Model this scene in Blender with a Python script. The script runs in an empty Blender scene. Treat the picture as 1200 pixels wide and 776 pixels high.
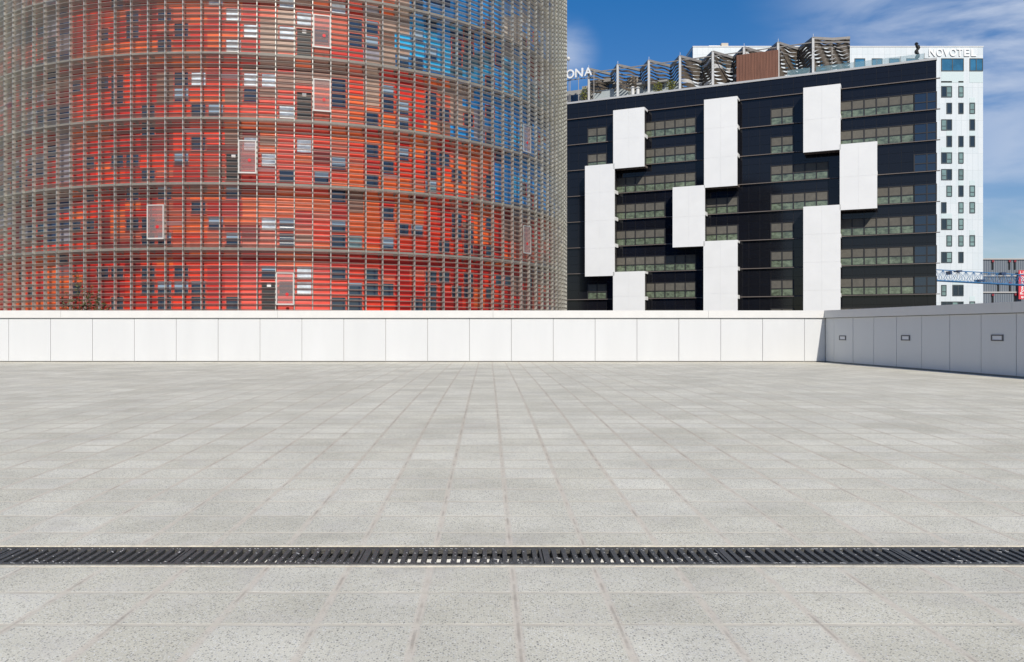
import bpy, math, random
import numpy as np
from mathutils import Vector
random.seed(7)
R_ = math.radians
C = bpy.context.scene.collection

# ------------------------------------------------------------------ camera, sky, sun, exposure
PX, FP, HY, ZC = 572.0, 1000.0, 386.0, 1.17
cam = bpy.data.cameras.new('camera')
camo = bpy.data.objects.new('camera', cam); C.objects.link(camo)
camo.location = (0, 0, ZC); camo.rotation_euler = (R_(90), 0, 0)
cam.sensor_fit = 'HORIZONTAL'; cam.sensor_width = 36.0; cam.lens = 30.0
cam.shift_x = (600 - PX) / 1200.0; cam.shift_y = (HY - 388.0) / 1200.0
cam.clip_start = 0.1; cam.clip_end = 6000
bpy.context.scene.camera = camo

SUN = Vector((0.24, -1.2, 1.0)).normalized()
sl = bpy.data.lights.new('sun', 'SUN'); sl.energy = 5.0; sl.angle = R_(0.5); sl.color = (1.0, 0.945, 0.86)
so = bpy.data.objects.new('sun', sl); C.objects.link(so)
so.rotation_euler = (-SUN).to_track_quat('-Z', 'Y').to_euler(); so.location = (5, -20, 40)

sc = bpy.context.scene
sc.view_settings.view_transform = 'Standard'; sc.view_settings.look = 'None'
sc.view_settings.exposure = -0.12; sc.view_settings.gamma = 1.0
sc.view_settings.use_curve_mapping = False
sc.cycles.max_bounces = 8; sc.cycles.transparent_max_bounces = 24
sc.cycles.use_denoising = True

w = bpy.data.worlds.new('World'); sc.world = w; w.use_nodes = True
nt = w.node_tree; nt.nodes.clear()
def N(nt, typ, **kw):
    n = nt.nodes.new(typ)
    for k, v in kw.items():
        if k == 'i':
            for a, b in v.items(): n.inputs[a].default_value = b
        else: setattr(n, k, v)
    return n
def L(nt, a, b): nt.links.new(a, b)
sky = N(nt, 'ShaderNodeTexSky', sky_type='NISHITA', sun_disc=False)
sky.sun_elevation = math.asin(SUN.z); sky.sun_rotation = math.atan2(SUN.x, SUN.y)
sky.altitude = 0; sky.air_density = 1.0; sky.dust_density = 0.5; sky.ozone_density = 4.0
tc = N(nt, 'ShaderNodeTexCoord')
def cloud_blob(direction, size, strength):
    d = Vector(direction).normalized()
    dist = N(nt, 'ShaderNodeVectorMath', operation='DISTANCE'); dist.inputs[1].default_value = d
    L(nt, tc.outputs['Generated'], dist.inputs[0])
    mr = N(nt, 'ShaderNodeMapRange', interpolation_type='SMOOTHSTEP'); mr.inputs[1].default_value = 0; mr.inputs[2].default_value = size
    mr.inputs[3].default_value = strength; mr.inputs[4].default_value = 0
    L(nt, dist.outputs['Value'], mr.inputs[0]); return mr.outputs[0]
def M2(op, a, b):
    m = N(nt, 'ShaderNodeMath', operation=op)
    for i, v in enumerate((a, b)):
        if isinstance(v, (int, float)): m.inputs[i].default_value = v
        else: L(nt, v, m.inputs[i])
    return m.outputs[0]
b1 = cloud_blob((.62, 1, .40), .27, 1.35)
b2 = cloud_blob((.65, 1, .22), .17, .85)
b3 = cloud_blob((.09, 1, .325), .045, .9)
b4 = cloud_blob((.66, 1, .08), .34, .9)
mask = M2('MAXIMUM', M2('MAXIMUM', b1, b2), M2('MAXIMUM', b3, b4))
mp = N(nt, 'ShaderNodeMapping'); mp.inputs['Scale'].default_value = (3.2, 3.2, 11.0); mp.inputs['Rotation'].default_value = (0, R_(-14), 0)
L(nt, tc.outputs['Generated'], mp.inputs['Vector'])
nz = N(nt, 'ShaderNodeTexNoise', i={'Scale': 2.0, 'Detail': 6.0, 'Roughness': .54, 'Distortion': .35}); L(nt, mp.outputs[0], nz.inputs['Vector'])
mr = N(nt, 'ShaderNodeMapRange', interpolation_type='SMOOTHSTEP', i={1: .30, 2: .66, 3: 0.0, 4: 1.0}); L(nt, nz.outputs[0], mr.inputs[0])
cf = M2('MULTIPLY', M2('MULTIPLY', mask, mr.outputs[0]), .72)
mix = N(nt, 'ShaderNodeMix', data_type='RGBA'); L(nt, cf, mix.inputs['Factor'])
hs = N(nt, 'ShaderNodeHueSaturation', i={'Hue': .520, 'Saturation': 1.415, 'Value': 1.0}); L(nt, sky.outputs[0], hs.inputs['Color'])
gm = N(nt, 'ShaderNodeGamma', i={'Gamma': .72}); L(nt, hs.outputs[0], gm.inputs['Color'])
sb = N(nt, 'ShaderNodeVectorMath', operation='SCALE'); L(nt, gm.outputs[0], sb.inputs[0]); sb.inputs['Scale'].default_value = 1.72
L(nt, sb.outputs[0], mix.inputs['A']); mix.inputs['B'].default_value = (6.6, 7.4, 8.9, 1)
bg = N(nt, 'ShaderNodeBackground'); bg.inputs['Strength'].default_value = 0.10
L(nt, mix.outputs['Result'], bg.inputs['Color'])
wo = N(nt, 'ShaderNodeOutputWorld'); L(nt, bg.outputs[0], wo.inputs['Surface'])

# ------------------------------------------------------------------ helpers
class MB:
    """collects boxes, quads and tubes; build() links them as ONE mesh object"""
    def __init__(s): s.v = []; s.f = []; s.mi = []; s.uv = {}; s.col = {}
    def face(s, pts, mi=0, uv=None, col=None):
        b = len(s.v); s.v.extend(tuple(p) for p in pts); s.f.append(tuple(range(b, b + len(pts)))); s.mi.append(mi)
        if uv: s.uv[len(s.f) - 1] = uv
        if col: s.col[len(s.f) - 1] = col
    def hexa(s, p, mi=0):
        """8 points: bottom 4 (ccw), top 4"""
        b = len(s.v); s.v.extend(tuple(q) for q in p)
        for q in ((3, 2, 1, 0), (4, 5, 6, 7), (0, 1, 5, 4), (1, 2, 6, 5), (2, 3, 7, 6), (3, 0, 4, 7)):
            s.f.append(tuple(b + i for i in q)); s.mi.append(mi)
    def box(s, x0, x1, y0, y1, z0, z1, mi=0):
        s.hexa([(x0, y0, z0), (x1, y0, z0), (x1, y1, z0), (x0, y1, z0), (x0, y0, z1), (x1, y0, z1), (x1, y1, z1), (x0, y1, z1)], mi)
    def bar(s, a, b, r, mi=0, n=4, r2=None):
        a, b = Vector(a), Vector(b); d = (b - a)
        if d.length < 1e-6: return
        d.normalize(); q = d.to_track_quat('Z', 'Y'); r2 = r if r2 is None else r2
        base = len(s.v)
        for P, rr in ((a, r), (b, r2)):
            for i in range(n):
                an = 2 * math.pi * (i + .5) / n
                s.v.append(tuple(P + q @ Vector((math.cos(an) * rr, math.sin(an) * rr, 0))))
        for i in range(n):
            j = (i + 1) % n; s.f.append((base + i, base + j, base + n + j, base + n + i)); s.mi.append(mi)
        s.f.append(tuple(base + n - 1 - i for i in range(n))); s.mi.append(mi)
        s.f.append(tuple(base + n + i for i in range(n))); s.mi.append(mi)
    def build(s, name, mats, parent=None, smooth=False):
        me = bpy.data.meshes.new(name); me.from_pydata(s.v, [], s.f)
        for m in (mats if isinstance(mats, (list, tuple)) else [mats]): me.materials.append(m)
        me.polygons.foreach_set('material_index', s.mi)
        if s.uv:
            ul = me.uv_layers.new(name='UVMap')
            for fi, uv in s.uv.items():
                for li, c in zip(me.polygons[fi].loop_indices, uv): ul.data[li].uv = c
        if s.col:
            ca = me.color_attributes.new('Col', 'FLOAT_COLOR', 'CORNER')
            for fi, c in s.col.items():
                for li in me.polygons[fi].loop_indices: ca.data[li].color = (c[0], c[1], c[2], 1)
        if smooth: me.polygons.foreach_set('use_smooth', [True] * len(me.polygons))
        me.update()
        o = bpy.data.objects.new(name, me); C.objects.link(o)
        if parent is not None: o.parent = parent
        return o
def tag(o, label=None, cat=None, group=None, kind=None):
    if label: o['label'] = label
    if cat: o['category'] = cat
    if group: o['group'] = group
    if kind: o['kind'] = kind
    return o
def empty(name, loc, label, cat, group=None):
    o = bpy.data.objects.new(name, None); C.objects.link(o); o.empty_display_size = .2
    o.location = loc
    return tag(o, label, cat, group)
class Thing:
    """an Empty at the base; parts are built in world space and parented keeping their place"""
    def __init__(s, name, loc, label, cat, group=None): s.o = empty(name, loc, label, cat, group); s.loc = Vector(loc)
    def part(s, name, mb, mats, parent=None, smooth=False, label=None, kind=None):
        mb.v = [tuple(Vector(p) - s.loc) for p in mb.v]
        o = mb.build(name, mats, parent if parent is not None else s.o, smooth)
        if label: o['label'] = label
        if kind: o['kind'] = kind
        return o

def mat(name, color, rough=.6, metal=0.0, spec=.5, noise=None, bump=None, alpha=None):
    """noise=(scale, amount[, stretch xyz]) multiplies the colour; bump=(scale, strength)"""
    m = bpy.data.materials.new(name); m.use_nodes = True; t = m.node_tree
    b = t.nodes['Principled BSDF']; b.inputs['Base Color'].default_value = (*color, 1)
    b.inputs['Roughness'].default_value = rough; b.inputs['Metallic'].default_value = metal
    b.inputs['Specular IOR Level'].default_value = spec
    if noise or bump: g = N(t, 'ShaderNodeNewGeometry')
    if noise:
        mpp = N(t, 'ShaderNodeMapping'); mpp.inputs['Scale'].default_value = noise[2] if len(noise) > 2 else (1, 1, 1)
        L(t, g.outputs['Position'], mpp.inputs['Vector'])
        n = N(t, 'ShaderNodeTexNoise', i={'Scale': noise[0], 'Detail': 6.0, 'Roughness': .6}); L(t, mpp.outputs[0], n.inputs['Vector'])
        r = N(t, 'ShaderNodeMapRange', i={1: .25, 2: .75, 3: 1 - noise[1], 4: 1 + noise[1]}); L(t, n.outputs[0], r.inputs[0])
        x = N(t, 'ShaderNodeMix', data_type='RGBA', blend_type='MULTIPLY'); x.inputs['Factor'].default_value = 1
        x.inputs['A'].default_value = (*color, 1); L(t, r.outputs[0], x.inputs['B']); L(t, x.outputs['Result'], b.inputs['Base Color'])
        r2 = N(t, 'ShaderNodeMapRange', i={1: .25, 2: .75, 3: max(.02, rough - .08), 4: min(1, rough + .08)}); L(t, n.outputs[0], r2.inputs[0]); L(t, r2.outputs[0], b.inputs['Roughness'])
    if bump:
        n2 = N(t, 'ShaderNodeTexNoise', i={'Scale': bump[0], 'Detail': 4.0}); L(t, g.outputs['Position'], n2.inputs['Vector'])
        bp = N(t, 'ShaderNodeBump', i={'Strength': bump[1], 'Distance': .02}); L(t, n2.outputs[0], bp.inputs['Height']); L(t, bp.outputs[0], b.inputs['Normal'])
    if alpha is not None: b.inputs['Alpha'].default_value = alpha
    return m

# ------------------------------------------------------------------ ground of the city and plaza paving
m_asphalt = mat('asphalt', (.06, .06, .062), .9, noise=(.3, .3))
g = MB(); g.face([(-3000, -3000, -4.5), (3000, -3000, -4.5), (3000, 3000, -4.5), (-3000, 3000, -4.5)])
tag(g.build('city_ground', m_asphalt), kind='structure')

def paving_material():
    m = bpy.data.materials.new('granite_paving'); m.use_nodes = True; t = m.node_tree; b = t.nodes['Principled BSDF']
    uv = N(t, 'ShaderNodeUVMap'); uv.uv_map = 'UVMap'
    g = N(t, 'ShaderNodeNewGeometry'); pos = g.outputs['Position']
    def noise(sc_, det=4.0, vec=None, rough=.55):
        n = N(t, 'ShaderNodeTexNoise', i={'Scale': sc_, 'Detail': det, 'Roughness': rough}); L(t, vec or pos, n.inputs['Vector']); return n.outputs[0]
    def rng(v, a, b_, c, d, smooth=True):
        r = N(t, 'ShaderNodeMapRange', i={1: a, 2: b_, 3: c, 4: d}); r.interpolation_type = 'SMOOTHSTEP' if smooth else 'LINEAR'; L(t, v, r.inputs[0]); return r.outputs[0]
    def mth(op, a, b_=None):
        n = N(t, 'ShaderNodeMath', operation=op)
        for i, v in enumerate((a, b_)):
            if v is None: continue
            if isinstance(v, (int, float)): n.inputs[i].default_value = v
            else: L(t, v, n.inputs[i])
        return n.outputs[0]
    def mixc(f, a, b_, mode='MIX'):
        n = N(t, 'ShaderNodeMix', data_type='RGBA', blend_type=mode)
        if isinstance(f, (int, float)): n.inputs['Factor'].default_value = f
        else: L(t, f, n.inputs['Factor'])
        for k, v in (('A', a), ('B', b_)):
            if isinstance(v, tuple): n.inputs[k].default_value = (*v, 1)
            else: L(t, v, n.inputs[k])
        return n.outputs['Result']
    # wobble the joint lines a little
    wob = N(t, 'ShaderNodeTexNoise', i={'Scale': 9.0, 'Detail': 5.0, 'Roughness': .65}); L(t, pos, wob.inputs['Vector'])
    sub = N(t, 'ShaderNodeVectorMath', operation='SUBTRACT'); L(t, wob.outputs['Color'], sub.inputs[0]); sub.inputs[1].default_value = (.5, .5, .5)
    scl = N(t, 'ShaderNodeVectorMath', operation='SCALE'); L(t, sub.outputs[0], scl.inputs[0]); scl.inputs['Scale'].default_value = .022
    add = N(t, 'ShaderNodeVectorMath', operation='ADD'); L(t, uv.outputs[0], add.inputs[0]); L(t, scl.outputs[0], add.inputs[1])
    sep = N(t, 'ShaderNodeSeparateXYZ'); L(t, add.outputs[0], sep.inputs[0])
    def joint(c): # distance to nearest integer line
        fr = mth('FRACT', c); return mth('SUBTRACT', .5, mth('ABSOLUTE', mth('SUBTRACT', fr, .5)))
    ju, jv = joint(sep.outputs[0]), joint(sep.outputs[1])
    wn = noise(2.3, 3.0); wn2 = noise(5.1, 5.0)
    # the joints running away are wide and sandy, the cross joints are tight
    lu = mth('MULTIPLY', rng(ju, .024, .062, 1, 0), rng(wn2, .28, .55, .40, 1.0))
    spz = N(t, 'ShaderNodeSeparateXYZ'); L(t, pos, spz.inputs[0])
    beyond = rng(spz.outputs[1], 4.4, 9.0, 0, 1)
    jv2 = mth('DIVIDE', jv, mth('ADD', 1.0, mth('MULTIPLY', beyond, 1.1)))
    lv = mth('MULTIPLY', rng(jv2, .020, .050, 1, 0), rng(wn, .30, .55, .40, 1.0))
    line = mth('MAXIMUM', lu, lv)
    fine = mth('MAXIMUM', rng(ju, .006, .024, 1, 0), rng(jv, .003, .014, 1, 0))
    # per slab value
    fl = N(t, 'ShaderNodeVectorMath', operation='FLOOR'); L(t, uv.outputs[0], fl.inputs[0])
    wh = N(t, 'ShaderNodeTexWhiteNoise', noise_dimensions='3D'); L(t, fl.outputs[0], wh.inputs['Vector'])
    base = mixc(wh.outputs[0], (.586, .554, .438), (.668, .638, .522))
    # terrazzo flecks: two sizes of dark, one of pale
    def fleck(scale, thr, keep):
        v = N(t, 'ShaderNodeTexVoronoi', i={'Scale': scale, 'Randomness': 1.0}); L(t, pos, v.inputs['Vector'])
        s = N(t, 'ShaderNodeSeparateColor'); L(t, v.outputs['Color'], s.inputs[0])
        return mth('MULTIPLY', rng(v.outputs['Distance'], thr * .6, thr, 1, 0), mth('LESS_THAN', s.outputs[0], keep))
    col = mixc(mth('MULTIPLY', fleck(104, .47, .34), .72), base, (.14, .132, .125))
    col = mixc(mth('MULTIPLY', fleck(230, .5, .42), .42), col, (.20, .20, .20))
    col = mixc(mth('MULTIPLY', fleck(120, .5, .30), .5), col, (.80, .80, .78))
    col = mixc(mth('MULTIPLY', fleck(70, .34, .20), .70), col, (.13, .12, .115))
    grit = noise(260, 2.0); col = mixc(1.0, col, rng(grit, .3, .7, .86, 1.13), 'MULTIPLY')
    # weathering: broad smudges, sandy film, dark stains
    sm = noise(.9, 6.0, rough=.62); col = mixc(1.0, col, rng(sm, .3, .7, .86, 1.08), 'MULTIPLY')
    st = noise(1.7, 7.0, rough=.7); col = mixc(mth('MULTIPLY', rng(st, .56, .76, 0, 1), .46), col, (.39, .355, .30))
    near = mth('MULTIPLY', rng(mth('ABSOLUTE', mth('SUBTRACT', spz.outputs[1], 4.45)), .17, .62, 1, 0), rng(noise(1.6, 6.0, rough=.65), .46, .66, 0, 1))
    col = mixc(mth('MULTIPLY', near, .34), col, (.27, .245, .21))
    film = noise(3.3, 5.0); col = mixc(mth('MULTIPLY', rng(film, .5, .72, 0, 1), .30), col, (.60, .565, .50))
    sand = mixc(noise(14, 4.0), (.52, .455, .36), (.68, .615, .51))
    dk = noise(4.2, 4.0); sand = mixc(rng(dk, .60, .74, 0, .5), sand, (.33, .28, .22))
    sand = mixc(mth('MULTIPLY', beyond, .62), sand, (.44, .38, .295))
    col = mixc(mth('MULTIPLY', lu, .76), col, sand)
    cross = mixc(noise(3.1, 4.0), (.46, .415, .32), (.76, .70, .57))
    cross = mixc(mth('MULTIPLY', beyond, .75), cross, mixc(noise(1.3, 3.0), (.33, .29, .225), (.60, .545, .43)))
    col = mixc(mth('MULTIPLY', lv, .88), col, cross)
    col = mixc(mth('MULTIPLY', mth('MULTIPLY', fine, rng(dk, .46, .62, 0, 1)), .45), col, (.25, .21, .17))
    L(t, col, b.inputs['Base Color']); b.inputs['Roughness'].default_value = .82; b.inputs['Specular IOR Level'].default_value = .3
    h = mth('ADD', mth('MULTIPLY', line, -.5), mth('ADD', mth('MULTIPLY', grit, .16), mth('MULTIPLY', noise(28, 4.0), .22)))
    bp = N(t, 'ShaderNodeBump', i={'Strength': .55, 'Distance': .006}); L(t, h, bp.inputs['Height']); L(t, bp.outputs[0], b.inputs['Normal'])
    return m
m_pave = paving_material()
DR0, DR1 = 4.238, 4.572                      # drain slot
def zfloor(y):                               # paving falls gently towards the drain
    if y <= DR1: return 0.0
    k = [(DR1, 0), (6, .03), (7.7, .066), (8.7, .088), (10.5, .12), (13, .15), (16, .165), (20, .17), (60, .17)]
    for (a, za), (b, zb) in zip(k, k[1:]):
        if y <= b: return za + (zb - za) * (y - a) / (b - a)
p = MB(); XA, XB = -46.0, 40.0
def vt(y): return (y - 3.79) / .412 if y < 4.4 else (y - 4.88) / .398
def strip(ya, yb):
    for x0 in np.arange(XA, XB, 2.0):
        x1 = x0 + 2
        p.face([(x0, ya, zfloor(ya)), (x1, ya, zfloor(ya)), (x1, yb, zfloor(yb)), (x0, yb, zfloor(yb))],
               uv=[((x - .118) / .4, vt(y)) for x, y in ((x0, ya), (x1, ya), (x1, yb), (x0, yb))])
ys = [-14, -8, -4, 0, DR0]
for a, b in zip(ys, ys[1:]): strip(a, b)
ys = [DR1, 5.2, 6, 6.8, 7.7, 8.7, 9.5, 10.5, 11.7, 13, 14.5, 16, 18, 20, 23, 26.4]
for a, b in zip(ys, ys[1:]): strip(a, b)
tag(p.build('plaza_paving', m_pave), kind='structure')
# retaining side of the raised plaza
m_conc = mat('concrete', (.42, .41, .39), .85, noise=(1.2, .12))
s = MB(); s.box(XA, XB, 26.42, 26.9, -4.6, .12)
tag(s.build('plaza_slab', m_conc), kind='structure')

# ------------------------------------------------------------------ drain channel and its grates
m_chan = mat('galvanised_channel', (.74, .74, .72), .55, noise=(6, .2))
m_iron = mat('cast_iron', (.085, .082, .073), .55, metal=.15, noise=(40, .35), bump=(90, .35))
m_glint = mat('glint_specks', (.66, .65, .62), .5, noise=(60, .3))
GX0, GX1 = -10.2, 12.0
ch = Thing('drain_channel', (0, (DR0 + DR1) / 2, -.16), 'long metal drain channel sunk in the paving under the slotted grates', 'drain')
c_ = MB()
c_.box(GX0 - 2, GX1 + 2, DR0 - .02, DR0, -.17, -.004)
c_.box(GX0 - 2, GX1 + 2, DR1, DR1 + .02, -.17, -.004)
c_.box(GX0 - 2, GX1 + 2, DR0 - .02, DR1 + .02, -.19, -.17)
ch.part('channel', c_, m_chan)
c2 = MB()
c2.box(GX0 - 2, GX1 + 2, DR0, DR0 + .014, -.05, .004); c2.box(GX0 - 2, GX1 + 2, DR1 - .014, DR1, -.05, .004)
ch.part('edge_rail', c2, m_iron)
GW, NSL = .932, 18
gb = MB(); y0, y1 = DR0 + .017, DR1 - .017; gy = .022; zt, zb = 0.002, -.022
gb.box(0.003, GW - .003, y0, y0 + gy, zb, zt); gb.box(0.003, GW - .003, y1 - gy, y1, zb, zt)
pit = GW / NSL
for i in range(NSL):
    xw = i * pit
    if i == 0: gb.box(.003, .003 + pit * .62, y0 + gy, y1 - gy, zb, zt)
    else: gb.box(xw, xw + pit * .45, y0 + gy, y1 - gy, zb, zt)
gb.box(GW - .003 - pit * .22, GW - .003, y0 + gy, y1 - gy, zb, zt)
rs = random.Random(3); protos = []
for v in range(4):                            # bright specks and glints painted onto the iron, four different sets
    sp = MB(); sp.v = list(gb.v); sp.f = list(gb.f); sp.mi = list(gb.mi)
    for _ in range(64):
        x = rs.uniform(.03, GW - .03); y = rs.choice([rs.uniform(y0 + .004, y0 + gy - .006), rs.uniform(y1 - gy + .004, y1 - .006), None])
        if y is None:
            i = rs.randrange(1, NSL); x = i * pit + rs.uniform(.004, pit * .5 - .010); y = rs.uniform(y0 + gy, y1 - gy)
        a = rs.uniform(-.9, -.4) ; l = rs.uniform(.002, .012) * (2.4 if rs.random() < .14 else 1); wd = rs.uniform(.0012, .0026)
        dx, dy = math.cos(a) * l, math.sin(a) * l
        sp.hexa([(x, y, zt - .002), (x + wd, y + wd, zt - .002), (x + dx + wd, y + dy + wd, zt - .002), (x + dx, y + dy, zt - .002),
                 (x, y, zt + .0012), (x + wd, y + wd, zt + .0012), (x + dx + wd, y + dy + wd, zt + .0012), (x + dx, y + dy, zt + .0012)], 1)
    protos.append(sp)
words = ['leftmost', 'second from the left', 'third from the left', 'fourth from the left', 'third from the right', 'second from the right', 'rightmost', 'last']
gob = []; seen = 0
for gi in range(-6, 8):
    x = .282 + GW * gi; xl, xr = PX + x / 4.3 * FP, PX + (x + GW) / 4.3 * FP
    if xr < -420 or xl > 1620: continue
    if len(gob) < 4: o = protos[len(gob)].build('drain_grate', [m_iron, m_glint]); gob.append(o)
    else: o = gob[gi % 4].copy(); C.objects.link(o)
    o.location = (x, 0, 0)
    if xr < 4: lab = 'dark slotted iron drain grate ' + ('just past' if xr > -200 else 'well past') + ' the left edge of the picture'
    elif xl > 1196: lab = 'dark slotted iron drain grate ' + ('just past' if xl < 1400 else 'well past') + ' the right edge of the picture'
    else: lab = 'dark slotted iron drain grate in the paving, %s in the photo' % words[seen]; seen += 1
    tag(o, lab, 'drain grate', 'drain grates across the plaza')
print('visible grates', seen)
mo = MB(); rm = random.Random(41); m_mort = mat('mortar', (.60, .55, .44), .9, noise=(18, .22), bump=(60, .3))
xx = GX0 - 2
while xx < GX1 + 2:
    l_ = rm.uniform(.05, .16)
    mo.box(xx, xx + l_, DR0 - .021 - rm.uniform(.008, .020), DR0 - .0205, -.03, .0015 + rm.uniform(0, .0012)); mo.box(xx, xx + l_, DR1 + .0205, DR1 + .021 + rm.uniform(.010, .028), -.03, .0040 + rm.uniform(0, .0012)); xx += l_
ch.part('mortar_bed', mo, m_mort, kind='stuff')

# ------------------------------------------------------------------ parapet walls
def panel_mat():
    m = mat('white_enamel_panel', (.585, .59, .585), .36, spec=.4, noise=(1.6, .03, (1, 1, .2)))
    return m
m_panel = panel_mat(); m_cope = mat('coping_metal', (.63, .62, .59), .45, noise=(3, .03))
m_gap = mat('joint_shadow_gap', (.30, .29, .27), .8)
WY = 26.0; WZ0, WZC, WZT = .17, 1.505, 1.742
CX = (967 - PX) / FP * WY                     # inner corner
back = Thing('parapet_wall', (-6, WY, WZ0), 'long white sunlit parapet wall closing the far side of the plaza', 'wall')
bk = MB(); bk.box(-44, CX + .3, WY + .03, WY + .40, WZ0 - .2, WZC + .06); back.part('core', bk, m_gap)
pj = 49.083 / FP * WY; xj0 = (59.3 - PX) / FP * WY
xs = sorted([xj0 + pj * i for i in range(-22, 19)])
rp = random.Random(5)
for a, b in zip(xs, xs[1:] + [CX + .01]):
    if b > CX: b = CX
    pm = MB(); dz = rp.uniform(-.002, .002); tl = rp.uniform(-.0025, .0025)
    pm.hexa([(a + .006, WY + dz, WZ0 + .035), (b - .006, WY + dz + tl, WZ0 + .035), (b - .006, WY + .03, WZ0 + .035), (a + .006, WY + .03, WZ0 + .035),
             (a + .006, WY + dz, WZC - .006), (b - .006, WY + dz + tl, WZC - .006), (b - .006, WY + .03, WZC - .006), (a + .006, WY + .03, WZC - .006)])
    back.part('wall_panel', pm, m_panel)
cj = [-44, -32.3, -25.8, -19.2, (72 - PX) / FP * WY, -6.4, .15, 6.7, CX - .02]
for a, b in zip(cj, cj[1:]):
    pm = MB(); pm.box(a + .003, b - .003, WY - .05, WY + .46, WZC + .012, WZT); back.part('coping', pm, m_cope)
# side wall, running from the corner towards the camera
DW = Vector((.082, -1, 0)).normalized(); NW = Vector((-1, -.082, 0)).normalized()   # inward normal
side = Thing('side_parapet_wall', (CX, WY, WZ0), 'grey shaded parapet wall with small recessed lights on the right of the plaza', 'wall')
def sidep(s_, d, z): 
    P = Vector((CX, WY, 0)) + DW * s_ + NW * d; return (P.x, P.y, z)
def sbox(mb, s0, s1, d0, d1, z0, z1, mi=0):
    mb.hexa([sidep(s0, d0, z0), sidep(s1, d0, z0), sidep(s1, d1, z0), sidep(s0, d1, z0), sidep(s0, d0, z1), sidep(s1, d0, z1), sidep(s1, d1, z1), sidep(s0, d1, z1)], mi)
def px_to_s(x):
    k = (x - PX) / FP; y = (CX + .082 * WY) / (.082 + k); return (WY - y) * math.sqrt(1 + .082 ** 2)
SB = 34.0
k_ = MB(); sbox(k_, -.3, SB, -.40, -.03, WZ0 - .35, WZC + .06); side.part('core', k_, m_gap)
js = [px_to_s(x) for x in (977.4, 998, 1021.5, 1047.3, 1076.9, 1110, 1147.9, 1191)]
step = (js[-1] - js[0]) / 7
sj = [0.0] + [js[0] + step * i for i in range(0, 29)]
for a, b in zip(sj, sj[1:]):
    if a == 0: a = .012
    zb = zfloor(WY - (a + b) / 2) + .035
    pm = MB(); dz = rp.uniform(-.002, .002)
    sbox(pm, a + .009, b - .009, -.03, dz, zb, WZC - .006); side.part('wall_panel', pm, m_panel)
cs = [.0, px_to_s(984), px_to_s(1066), px_to_s(1188.5), px_to_s(1188.5) + 6.2, px_to_s(1188.5) + 12.4, SB]
for a, b in zip(cs, cs[1:]):
    pm = MB(); sbox(pm, a + .003, b - .003, -.46, .05, WZC + .012, WZT); side.part('coping', pm, m_cope)
m_lfr = mat('light_frame', (.085, .088, .098), .5); m_lens = mat('frosted_lens', (.62, .63, .66), .35)
for x, lab in ((987.7, 'small recessed light in the grey side wall, nearest the wall corner'),
               (1061.5, 'small recessed light in the grey side wall, between two others'),
               (1169, 'small recessed light in the grey side wall, farthest from the wall corner')):
    s0 = px_to_s(x); z0 = 1.17 - 10 / FP * (WY - s0)
    T = Thing('wall_light', sidep(s0, 0, z0 - .07), lab, 'wall light', 'recessed lights in the side wall')
    f = MB(); a, b, c, d = s0 - .19, s0 + .19, z0 - .068, z0 + .068
    sbox(f, a, b, .003, .020, c, c + .026); sbox(f, a, b, .003, .020, d - .026, d); sbox(f, a, a + .034, .003, .020, c + .026, d - .026); sbox(f, b - .034, b, .003, .020, c + .026, d - .026)
    T.part('frame', f, m_lfr)
    f = MB(); sbox(f, a + .034, b - .034, .003, .010, c + .026, d - .026); T.part('lens', f, m_lens)

# ------------------------------------------------------------------ the round tower
TX, TY, TR = -14.194, 61.421, 19.7
RIN = TR - 0.68
def tp(th, r, z): return (TX + r * math.sin(th), TY - r * math.cos(th), z)
def hit(px, r):
    dx = (px - PX) / FP; a = dx * dx + 1; b = -2 * (dx * TX + TY); c = TX * TX + TY * TY - r * r
    dd = b * b - 4 * a * c
    if dd < 0: return None
    y = (-b - math.sqrt(dd)) / (2 * a); return y, math.atan2(dx * y - TX, TY - y)
NP = 139; DTH = 2 * math.pi / NP; TH0 = R_(16.07)
def kth(k): return TH0 + DTH * k
FZ = [5.16 + 3.2 * (i - 2) for i in range(0, 9)]          # walkway levels: -1.24, 1.96, 5.16, 8.36, 11.56, 14.76, 17.96, 21.16
tower = Thing('round_tower', (TX, TY, -4.5), 'huge round tower of red and blue cladding behind horizontal glass louvres', 'tower')
pal = {
 'orange': (.88, .135, .026), 'bright': (.82, .042, .012), 'red': (.58, .018, .010), 'dark': (.26, .012, .010), 'salmon': (.66, .12, .065),
 'brown': (.27, .135, .095), 'tan': (.44, .30, .23), 'blue': (.014, .30, .74), 'sky': (.03, .44, .80), 'navy': (.02, .055, .13), 'teal': (.05, .14, .20),
 'purple': (.09, .06, .22), 'grey': (.30, .285, .33), 'cream': (.66, .58, .48)}
rt = random.Random(21)
def pick(ws):
    t_ = sum(w_ for _, w_ in ws); r_ = rt.uniform(0, t_)
    for n_, w_ in ws:
        r_ -= w_
        if r_ <= 0: return n_
    return ws[-1][0]
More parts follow.
